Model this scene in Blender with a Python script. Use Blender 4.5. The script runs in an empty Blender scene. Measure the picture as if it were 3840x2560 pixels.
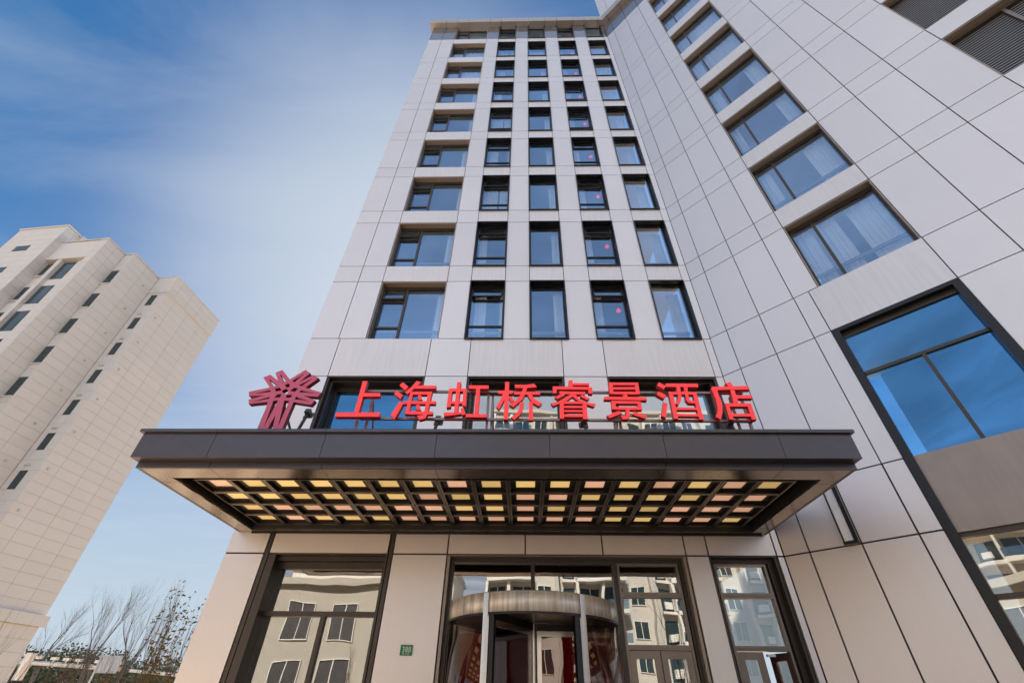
import bpy, math, random
from mathutils import Vector, Matrix
from mathutils.geometry import tessellate_polygon
random.seed(7)
sc = bpy.context.scene
COL = sc.collection
R_ = math.radians

# ------------------------------------------------------------------ camera (eye at the origin, street 1.45 m below)
GZ = -1.45
cd = bpy.data.cameras.new('camera'); cam = bpy.data.objects.new('camera', cd); COL.objects.link(cam)
cd.sensor_width = 36; cd.lens = 1675.196 / 3840 * 36; cd.clip_start = .05; cd.clip_end = 2000
cr_ = (0.99957502, 0.02138178, 0.01981388); cu_ = (-0.00174696, -0.63454273, 0.77288581); cf_ = (-0.02909843, 0.77259196, 0.63423571)
cam.matrix_world = Matrix(((cr_[0], cu_[0], -cf_[0], 0), (cr_[1], cu_[1], -cf_[1], 0), (cr_[2], cu_[2], -cf_[2], 0), (0, 0, 0, 1)))
sc.camera = cam

# ------------------------------------------------------------------ sky and sun (the sun stands behind the hotel, a little to the left)
SUN_AZ, SUN_EL = -16.0, 44.0          # azimuth from +Y towards +X, elevation
SKY_STR, SUN_STR, EXPO = 0.10, 5.0, 1.0
BACK_FILL = 6.2
w = bpy.data.worlds.new('World'); sc.world = w; w.use_nodes = True
nt = w.node_tree; nt.nodes.clear()
def N(t, **k):
    n = nt.nodes.new(t)
    for a, b in k.items(): setattr(n, a, b)
    return n
out = N('ShaderNodeOutputWorld'); bg = N('ShaderNodeBackground'); sky = N('ShaderNodeTexSky', sky_type='NISHITA')
sky.sun_disc = False; sky.sun_elevation = R_(SUN_EL); sky.sun_rotation = R_(SUN_AZ)
sky.air_density = 1.0; sky.dust_density = 1.2; sky.ozone_density = 2.2; sky.altitude = 20
tc = N('ShaderNodeTexCoord'); sep = N('ShaderNodeSeparateXYZ'); nt.links.new(tc.outputs['Generated'], sep.inputs[0])
mx = N('ShaderNodeMath', operation='MAXIMUM'); mx.inputs[1].default_value = .06; nt.links.new(sep.outputs[2], mx.inputs[0])
dx = N('ShaderNodeMath', operation='DIVIDE'); dy = N('ShaderNodeMath', operation='DIVIDE')
nt.links.new(sep.outputs[0], dx.inputs[0]); nt.links.new(mx.outputs[0], dx.inputs[1])
nt.links.new(sep.outputs[1], dy.inputs[0]); nt.links.new(mx.outputs[0], dy.inputs[1])
cmb = N('ShaderNodeCombineXYZ'); nt.links.new(dx.outputs[0], cmb.inputs[0]); nt.links.new(dy.outputs[0], cmb.inputs[1])
mp = N('ShaderNodeMapping'); mp.inputs['Rotation'].default_value = (0, 0, R_(28)); mp.inputs['Scale'].default_value = (.55, 1.5, 1); mp.inputs['Location'].default_value = (.3, 1.7, 0)
nt.links.new(cmb.outputs[0], mp.inputs[0])
nz = N('ShaderNodeTexNoise'); nz.inputs['Scale'].default_value = 1.7; nz.inputs['Detail'].default_value = 8; nz.inputs['Roughness'].default_value = .58; nz.inputs['Distortion'].default_value = .7
nt.links.new(mp.outputs[0], nz.inputs['Vector'])
rp = N('ShaderNodeValToRGB'); rp.color_ramp.elements[0].position = .42; rp.color_ramp.elements[1].position = .86
rp.color_ramp.elements[1].color = (.36, .36, .36, 1); nt.links.new(nz.outputs['Fac'], rp.inputs[0])
mixc = N('ShaderNodeMix', data_type='RGBA', blend_type='MIX'); mixc.inputs[7].default_value = (3.3, 3.6, 4.0, 1)
gm_ = N('ShaderNodeGamma'); gm_.inputs[1].default_value = .55; hs = N('ShaderNodeHueSaturation'); hs.inputs['Saturation'].default_value = 2.4; hs.inputs['Value'].default_value = 1.08
nt.links.new(sky.outputs[0], gm_.inputs[0]); nt.links.new(gm_.outputs[0], hs.inputs['Color'])
SUNV = (math.sin(R_(SUN_AZ)) * math.cos(R_(SUN_EL)), math.cos(R_(SUN_AZ)) * math.cos(R_(SUN_EL)), math.sin(R_(SUN_EL)))
hz1 = N('ShaderNodeMapRange', interpolation_type='SMOOTHSTEP'); hz1.inputs[1].default_value = .58; hz1.inputs[2].default_value = .0; hz1.inputs[4].default_value = .92; nt.links.new(sep.outputs[2], hz1.inputs[0])
dt = N('ShaderNodeVectorMath', operation='DOT_PRODUCT'); dt.inputs[1].default_value = SUNV; nt.links.new(tc.outputs['Generated'], dt.inputs[0])
hz2 = N('ShaderNodeMapRange', interpolation_type='SMOOTHSTEP'); hz2.inputs[1].default_value = .81; hz2.inputs[2].default_value = .985; hz2.inputs[4].default_value = .74; nt.links.new(dt.outputs['Value'], hz2.inputs[0])
hzm = N('ShaderNodeMath', operation='MAXIMUM'); nt.links.new(hz1.outputs[0], hzm.inputs[0]); nt.links.new(hz2.outputs[0], hzm.inputs[1])
hzx = N('ShaderNodeMix', data_type='RGBA', blend_type='MIX'); hzx.inputs[7].default_value = (2.75, 3.3, 3.9, 1); nt.links.new(hzm.outputs[0], hzx.inputs[0]); nt.links.new(hs.outputs[0], hzx.inputs[6])
nt.links.new(rp.outputs[0], mixc.inputs[0]); nt.links.new(hzx.outputs[2], mixc.inputs[6])
# unseen bright cloud bank added behind the viewer to brighten the shaded facade
mrb = N('ShaderNodeMapRange', interpolation_type='SMOOTHSTEP'); mrb.inputs[1].default_value = .05; mrb.inputs[2].default_value = -.55; nt.links.new(sep.outputs[1], mrb.inputs[0])
mrn = N('ShaderNodeMapRange'); mrn.inputs[1].default_value = .35; mrn.inputs[2].default_value = .65; mrn.inputs[3].default_value = BACK_FILL * .55; mrn.inputs[4].default_value = BACK_FILL; nt.links.new(nz.outputs['Fac'], mrn.inputs[0])
cc = N('ShaderNodeCombineColor'); 
for q_, f_ in enumerate((.84, .94, 1.13)):
    mm_ = N('ShaderNodeMath', operation='MULTIPLY'); mm_.inputs[1].default_value = f_; nt.links.new(mrn.outputs[0], mm_.inputs[0]); nt.links.new(mm_.outputs[0], cc.inputs[q_])
mixb = N('ShaderNodeMix', data_type='RGBA', blend_type='MIX'); nt.links.new(mrb.outputs[0], mixb.inputs[0]); nt.links.new(mixc.outputs[2], mixb.inputs[6]); nt.links.new(cc.outputs[0], mixb.inputs[7])
nt.links.new(mixb.outputs[2], bg.inputs[0]); bg.inputs[1].default_value = SKY_STR
nt.links.new(bg.outputs[0], out.inputs[0])
sl = bpy.data.lights.new('sun', 'SUN'); so = bpy.data.objects.new('sun', sl); COL.objects.link(so)
sl.energy = SUN_STR; sl.angle = R_(.5); sl.color = (1, .93, .82)
sd = Vector((math.sin(R_(SUN_AZ)) * math.cos(R_(SUN_EL)), math.cos(R_(SUN_AZ)) * math.cos(R_(SUN_EL)), math.sin(R_(SUN_EL))))
so.rotation_euler = sd.to_track_quat('Z', 'Y').to_euler(); so.location = (-20, 30, 60)
sc.view_settings.view_transform = 'Standard'; sc.view_settings.look = 'None'; sc.view_settings.gamma = 1
sc.view_settings.exposure = EXPO; sc.view_settings.use_curve_mapping = False
sc.render.engine = 'CYCLES'; sc.cycles.use_denoising = True
sc.cycles.max_bounces = 8; sc.cycles.transparent_max_bounces = 12; sc.cycles.caustics_reflective = False

# ------------------------------------------------------------------ materials
M = {}
def mat(name, col, rough=.5, metal=0, var=0, noise=None, streak=0, emit=None, bump=None, spec=.5, coat=0, trans=0):
    m = bpy.data.materials.new(name); m.use_nodes = True; t = m.node_tree; b = t.nodes['Principled BSDF']
    b.inputs['Base Color'].default_value = (*col, 1); b.inputs['Roughness'].default_value = rough; b.inputs['Metallic'].default_value = metal
    b.inputs['Specular IOR Level'].default_value = spec; b.inputs['Coat Weight'].default_value = coat
    last = None
    co = t.nodes.new('ShaderNodeTexCoord')
    def mul(prev, valsock):
        mm = t.nodes.new('ShaderNodeMix'); mm.data_type = 'RGBA'; mm.blend_type = 'MULTIPLY'; mm.inputs[0].default_value = 1
        if prev is None: mm.inputs[6].default_value = (*col, 1)
        else: t.links.new(prev, mm.inputs[6])
        t.links.new(valsock, mm.inputs[7]); return mm.outputs[2]
    def ramp(sock, lo, hi, p0=0, p1=1):
        r = t.nodes.new('ShaderNodeMapRange'); r.inputs[1].default_value = p0; r.inputs[2].default_value = p1
        r.inputs[3].default_value = lo; r.inputs[4].default_value = hi; t.links.new(sock, r.inputs[0]); return r.outputs[0]
    if var:
        g = t.nodes.new('ShaderNodeNewGeometry'); last = mul(last, ramp(g.outputs['Random Per Island'], 1 - var, 1))
    if noise:
        n = t.nodes.new('ShaderNodeTexNoise'); n.inputs['Scale'].default_value = noise[0]; n.inputs['Detail'].default_value = 6
        t.links.new(co.outputs['Object'], n.inputs['Vector']); last = mul(last, ramp(n.outputs['Fac'], 1 - noise[1], 1, .3, .7))
    if streak:
        mp = t.nodes.new('ShaderNodeMapping'); mp.inputs['Scale'].default_value = (9, 9, .5); t.links.new(co.outputs['Object'], mp.inputs[0])
        n = t.nodes.new('ShaderNodeTexNoise'); n.inputs['Scale'].default_value = 1.6; n.inputs['Detail'].default_value = 5; t.links.new(mp.outputs[0], n.inputs['Vector'])
        last = mul(last, ramp(n.outputs['Fac'], 1 - streak, 1, .35, .6))
    if last is not None: t.links.new(last, b.inputs['Base Color'])
    if bump:
        n = t.nodes.new('ShaderNodeTexNoise'); n.inputs['Scale'].default_value = bump[0]; n.inputs['Detail'].default_value = 2
        t.links.new(co.outputs['Object'], n.inputs['Vector'])
        bb = t.nodes.new('ShaderNodeBump'); bb.inputs['Strength'].default_value = bump[1]; bb.inputs['Distance'].default_value = bump[2]
        t.links.new(n.outputs['Fac'], bb.inputs['Height']); t.links.new(bb.outputs[0], b.inputs['Normal'])
    if emit:
        b.inputs['Emission Color'].default_value = (*emit[0], 1); b.inputs['Emission Strength'].default_value = emit[1]
    M[name] = m; return m
def glass(name, refl, tint, gcol, wav=.012, scale=1.1):
    m = bpy.data.materials.new(name); m.use_nodes = True; t = m.node_tree; t.nodes.clear()
    o = t.nodes.new('ShaderNodeOutputMaterial'); mix = t.nodes.new('ShaderNodeMixShader'); tr = t.nodes.new('ShaderNodeBsdfTransparent'); gl = t.nodes.new('ShaderNodeBsdfGlossy')
    tr.inputs[0].default_value = (*tint, 1); gl.inputs['Color'].default_value = (*gcol, 1); gl.inputs['Roughness'].default_value = 0.004
    ge = t.nodes.new('ShaderNodeNewGeometry'); do = t.nodes.new('ShaderNodeVectorMath'); do.operation = 'DOT_PRODUCT'
    t.links.new(ge.outputs['Normal'], do.inputs[0]); t.links.new(ge.outputs['Incoming'], do.inputs[1])
    def mth(op, a_, b_=None):
        n_ = t.nodes.new('ShaderNodeMath'); n_.operation = op
        for i_, v_ in enumerate((a_, b_)):
            if v_ is None: continue
            if isinstance(v_, (int, float)): n_.inputs[i_].default_value = v_
            else: t.links.new(v_, n_.inputs[i_])
        return n_.outputs[0]
    fr5 = mth('POWER', mth('SUBTRACT', 1.0, mth('ABSOLUTE', do.outputs['Value'])), 5.0)
    mr = t.nodes.new('ShaderNodeMapRange'); mr.inputs[1].default_value = 0; mr.inputs[2].default_value = 1; mr.inputs[3].default_value = refl; mr.inputs[4].default_value = 1
    t.links.new(fr5, mr.inputs[0]); t.links.new(mr.outputs[0], mix.inputs[0])
    co = t.nodes.new('ShaderNodeTexCoord'); n = t.nodes.new('ShaderNodeTexNoise'); n.inputs['Scale'].default_value = scale; n.inputs['Detail'].default_value = 1
    gi = t.nodes.new('ShaderNodeObjectInfo'); ad = t.nodes.new('ShaderNodeVectorMath'); ad.operation = 'ADD'
    t.links.new(co.outputs['Object'], ad.inputs[0]); t.links.new(gi.outputs['Location'], ad.inputs[1]); t.links.new(ad.outputs[0], n.inputs['Vector'])
    b = t.nodes.new('ShaderNodeBump'); b.inputs['Strength'].default_value = 1; b.inputs['Distance'].default_value = wav
    t.links.new(n.outputs['Fac'], b.inputs['Height']); t.links.new(b.outputs[0], gl.inputs['Normal'])
    t.links.new(tr.outputs[0], mix.inputs[1]); t.links.new(gl.outputs[0], mix.inputs[2]); t.links.new(mix.outputs[0], o.inputs[0]); M[name] = m
PANEL = (.79, .745, .745)
mat('panel', PANEL, .37, .6, var=.05, noise=(.5, .04), streak=.010)
mat('panel_sill', (.79, .75, .745), .4, .5, var=.04, noise=(.8, .04), streak=.06)
mat('panel_gloss', (.20, .22, .27), .06, .55, var=.06, noise=(2, .05))
mat('soffit_panel', (.40, .34, .29), .4, .3, var=.03, noise=(2, .06))
mat('panel_taupe', (.36, .30, .27), .35, .4, noise=(2, .1), streak=.05)
mat('coping', (.44, .41, .39), .38, .45, var=.04, noise=(2, .05))
mat('joint', (.045, .045, .05), .7)
mat('frame_black', (.022, .022, .026), .32, .4, noise=(3, .15))
mat('frame_brown', (.075, .062, .056), .35, .5, noise=(3, .12))
mat('frame_taupe', (.235, .195, .178), .3, .7, noise=(4, .1))
mat('frame_taupe_dark', (.06, .052, .05), .35, .5)
mat('steel', (.74, .70, .65), .22, 1, noise=(5, .06))
mat('steel_band', (.90, .86, .80), .34, .55, streak=.40)  # brushed steel, with vertical reflection streaks put into the colour
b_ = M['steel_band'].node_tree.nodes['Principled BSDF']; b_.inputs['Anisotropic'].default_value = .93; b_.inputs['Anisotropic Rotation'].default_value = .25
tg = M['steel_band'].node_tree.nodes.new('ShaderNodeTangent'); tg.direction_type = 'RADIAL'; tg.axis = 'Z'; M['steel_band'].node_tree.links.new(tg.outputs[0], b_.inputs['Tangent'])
mat('canopy_metal', (.105, .098, .110), .34, .75, var=.05, noise=(5, .08))
mat('canopy_soffit', (.30, .265, .245), .2, .92, var=.05, noise=(5, .06))
mat('coffer', (.05, .043, .04), .4, .6, noise=(4, .1))
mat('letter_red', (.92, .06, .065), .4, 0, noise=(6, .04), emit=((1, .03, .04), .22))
mat('letter_side', (.62, .03, .04), .4, 0, noise=(6, .08))
mat('logo_red', (.58, .10, .19), .36, .1, noise=(5, .06))
mat('logo_side', (.20, .02, .05), .4, .1)
mat('rail_metal', (.27, .22, .23), .4, .6)
mat('lamp_grey', (.16, .17, .17), .45, .6)
mat('curtain', (.85, .86, .88), .9, noise=(6, .06))
mat('room', (.46, .50, .56), .9, noise=(.8, .2))
mat('room_ceiling', (.62, .64, .66), .9)
mat('lobby', (.045, .035, .032), .6, noise=(1.5, .3))
mat('lobby_red', (.5, .012, .014), .4, noise=(2, .3), emit=((1, .02, .02), .03))
mat('louvre_slat', (.42, .41, .43), .35, .6)
mat('black', (.012, .012, .014), .6)
mat('plate_green', (.0, .24, .13), .4, noise=(30, .08))
mat('plate_white', (.8, .82, .76), .5)
mat('light_yellow', (.8, .62, .3), .5, emit=((1, .66, .24), .24))
mat('light_peach', (.8, .55, .42), .5, emit=((1, .54, .34), .25))
mat('light_cool', (.85, .85, .85), .5, noise=(4, .08))
mat('pendant_red', (.8, .02, .05), .4, emit=((1, .03, .08), .5))
mat('bar_light', (.8, .7, .5), .5, noise=(9, .2))
mat('stone', (.71, .68, .65), .75, 0, var=.035, noise=(.5, .03), streak=.01, spec=.3)
mat('stone_joint', (.53, .50, .47), .9)
mat('stone_dark', (.50, .46, .41), .8, noise=(1, .08))
mat('tower_glass', (.05, .085, .10), .05, .35, var=.25)
mat('cream', (.60, .57, .53), .8, noise=(.4, .06), var=.03)
mat('render_grey', (.50, .465, .41), .85, noise=(.5, .1), streak=.05)
mat('flange', (.19, .16, .145), .3, .8)
mat('white_paint', (.8, .78, .74), .7, noise=(.6, .06))
mat('bark', (.105, .075, .062), .9, noise=(14, .35))
mat('bark_pale', (.12, .105, .10), .9, noise=(8, .3))
mat('leaf_green', (.13, .15, .025), .8, var=.5, spec=.1)
mat('leaf_rust', (.30, .10, .03), .8, var=.5, spec=.1)
mat('hedge', (.15, .175, .12), .9, var=.6, spec=.05)  # paled and greyed: distance haze put into the leaf colour
mat('galv', (.60, .61, .63), .35, .7, noise=(3, .1))
mat('paving', (.78, .55, .35), .85, noise=(2.2, .2))
mat('asphalt', (.11, .10, .09), .9, noise=(6, .3))
mat('kerb', (.42, .40, .38), .8, noise=(3, .15))
mat('concrete', (.50, .38, .26), .9, noise=(1, .25))
mat('brown_shutter', (.07, .065, .07), .6, noise=(3, .3))
glass('glass_blue', .20, (.95, .98, 1.0), (.38, .63, 1.0), .004, 1.3)
glass('glass_deep', .22, (.62, .82, .95), (.20, .54, .95), .003, .8)
glass('glass_clear', .30, (.75, .75, .73), (.97, .96, .93), .0045, .9)
glass('glass_door', .12, (.66, .60, .58), (.95, .93, .9), .004, 1.2)
for nm_ in ('light_yellow', 'light_peach'):      # the lit panes differ a little in brightness
    t_ = M[nm_].node_tree; oi_ = t_.nodes.new('ShaderNodeObjectInfo'); mr_ = t_.nodes.new('ShaderNodeMapRange'); mr_.inputs[3].default_value = .17; mr_.inputs[4].default_value = .30
    t_.links.new(oi_.outputs['Random'], mr_.inputs[0]); t_.links.new(mr_.outputs[0], t_.nodes['Principled BSDF'].inputs['Emission Strength'])
glass('glass_far', .45, (.4, .5, .55), (.6, .8, 1.0), .004)

# ------------------------------------------------------------------ mesh building
KW = .0088
def warp(p):
    x, y, z = p
    if y > 5 and -9 < x < 5.43:
        k = min(max((8.45 - z) / 6, 0), 1.05); return Vector((x, y, z + KW * (x - 5.43) * k))
    return Vector(p)
IDM = Matrix.Identity(4)
FAC = Matrix.Translation((0, 10.2, 0))
WA = -0.78207067
WIN = Matrix.Translation((5.43, 10.2, 0)) @ Matrix.Rotation(WA, 4, 'Z')
TA = 1.48092135 - math.pi / 2
TWR = Matrix.Translation((-35.59, 30.5, 0)) @ Matrix.Rotation(TA, 4, 'Z')
class MB:
    def __init__(s, m=IDM, wp=False): s.v = []; s.f = []; s.m = m; s.wp = wp
    def P(s, p):
        q = s.m @ Vector(p); return warp(q) if s.wp else q
    def add(s, vs, fs):
        n = len(s.v); s.v += [s.P(p) for p in vs]; s.f += [tuple(n + i for i in f) for f in fs]
    def box(s, x0, x1, y0, y1, z0, z1):
        s.add([(x0, y0, z0), (x1, y0, z0), (x1, y1, z0), (x0, y1, z0), (x0, y0, z1), (x1, y0, z1), (x1, y1, z1), (x0, y1, z1)],
              [(0, 3, 2, 1), (4, 5, 6, 7), (0, 1, 5, 4), (1, 2, 6, 5), (2, 3, 7, 6), (3, 0, 4, 7)]); return s
    def ring(s, x0, x1, y0, y1, z0, z1, t, tb=None, tt=None):   # rectangular frame in the xz plane, members butted
        tb = t if tb is None else tb; tt = t if tt is None else tt
        s.box(x0, x0 + t, y0, y1, z0, z1); s.box(x1 - t, x1, y0, y1, z0, z1)
        if tb: s.box(x0 + t, x1 - t, y0, y1, z0, z0 + tb)
        if tt: s.box(x0 + t, x1 - t, y0, y1, z1 - tt, z1)
        return s
    def quad(s, a, b, c, d): s.add([a, b, c, d], [(0, 1, 2, 3)]); return s
    def prism(s, pts, y0, y1, holes=()):     # outline in (x,z), extruded y0 -> y1
        loops = [pts] + list(holes)
        flat = [p for l in loops for p in l]; n = len(flat)
        tris = tessellate_polygon([[Vector((p[0], p[1], 0)) for p in l] for l in loops])
        vs = [(p[0], y0, p[1]) for p in flat] + [(p[0], y1, p[1]) for p in flat]
        fs = [tuple(t) for t in tris] + [tuple(i + n for i in reversed(t)) for t in tris]
        k = 0; sides = []
        for l in loops:
            m = len(l)
            for i in range(m):
                a, b = k + i, k + (i + 1) % m; sides.append((a, b, b + n, a + n))
            k += m
        s.add(vs, fs + sides); return s, len(fs) + len(sides), len(sides)
    def tube(s, pts, rs, n=6, cap=True):
        pts = [Vector(p) for p in pts]; rings = []
        if not isinstance(rs, (list, tuple)): rs = [rs] * len(pts)
        vs = []
        for i, p in enumerate(pts):
            d = (pts[min(i + 1, len(pts) - 1)] - pts[max(i - 1, 0)]).normalized()
            a = d.cross(Vector((0, 0, 1)))
            if a.length < .05: a = d.cross(Vector((1, 0, 0)))
            a.normalize(); b = d.cross(a)
            for k in range(n):
                t = 2 * math.pi * k / n; vs.append(p + (a * math.cos(t) + b * math.sin(t)) * rs[i])
        fs = [(i * n + k, i * n + (k + 1) % n, (i + 1) * n + (k + 1) % n, (i + 1) * n + k) for i in range(len(pts) - 1) for k in range(n)]
        if cap: fs += [tuple(range(n))[::-1], tuple((len(pts) - 1) * n + k for k in range(n))]
        s.add(vs, fs); return s
    def cyl(s, c, r, z0, z1, n=24, a0=0, a1=2 * math.pi, thick=None):   # vertical shell or solid
        if thick is None:
            vs = [(c[0] + r * math.sin(2 * math.pi * k / n), c[1] - r * math.cos(2 * math.pi * k / n), z) for z in (z0, z1) for k in range(n)]
            s.add(vs, [(k, (k + 1) % n, n + (k + 1) % n, n + k) for k in range(n)] + [tuple(range(n))[::-1], tuple(range(n, 2 * n))]); return s
        m = n + 1; vs = []
        for rr in (r, r - thick):
            for z in (z0, z1):
                for k in range(m):
                    a = a0 + (a1 - a0) * k / n; vs.append((c[0] + rr * math.sin(a), c[1] - rr * math.cos(a), z))
        fs = []
        for k in range(n):
            o0, o1, i0, i1 = k, m + k, 2 * m + k, 3 * m + k
            fs += [(o0, o0 + 1, o1 + 1, o1), (i0 + 1, i0, i1, i1 + 1), (o0 + 1, o0, i0, i0 + 1), (o1, o1 + 1, i1 + 1, i1)]
        s.add(vs, fs); return s
    def build(s, name, mt, parent=None, root=None, mt2=None, nsec=None, smooth=False):
        o0 = Vector(root.location) if root else Vector((0, 0, 0))
        me = bpy.data.meshes.new(name); me.from_pydata([v - o0 for v in s.v], [], s.f); me.materials.append(M[mt]); me.update()
        if mt2: me.materials.append(M[mt2])
        if nsec:
            for i in nsec: me.polygons[i].material_index = 1
        if smooth:
            for p in me.polygons: p.use_smooth = True
        o = bpy.data.objects.new(name, me); COL.objects.link(o)
        if parent: o.parent = parent
        return o
def tag(o, label=None, cat=None, group=None, kind=None):
    if label: o['label'] = label
    if cat: o['category'] = cat
    if group: o['group'] = group
    if kind: o['kind'] = kind
    return o
def empty(name, loc, label, cat, group=None, rz=0):
    o = bpy.data.objects.new(name, None); COL.objects.link(o); o.location = loc; o.rotation_euler[2] = rz
    o.empty_display_size = .3; return tag(o, label, cat, group)
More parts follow.
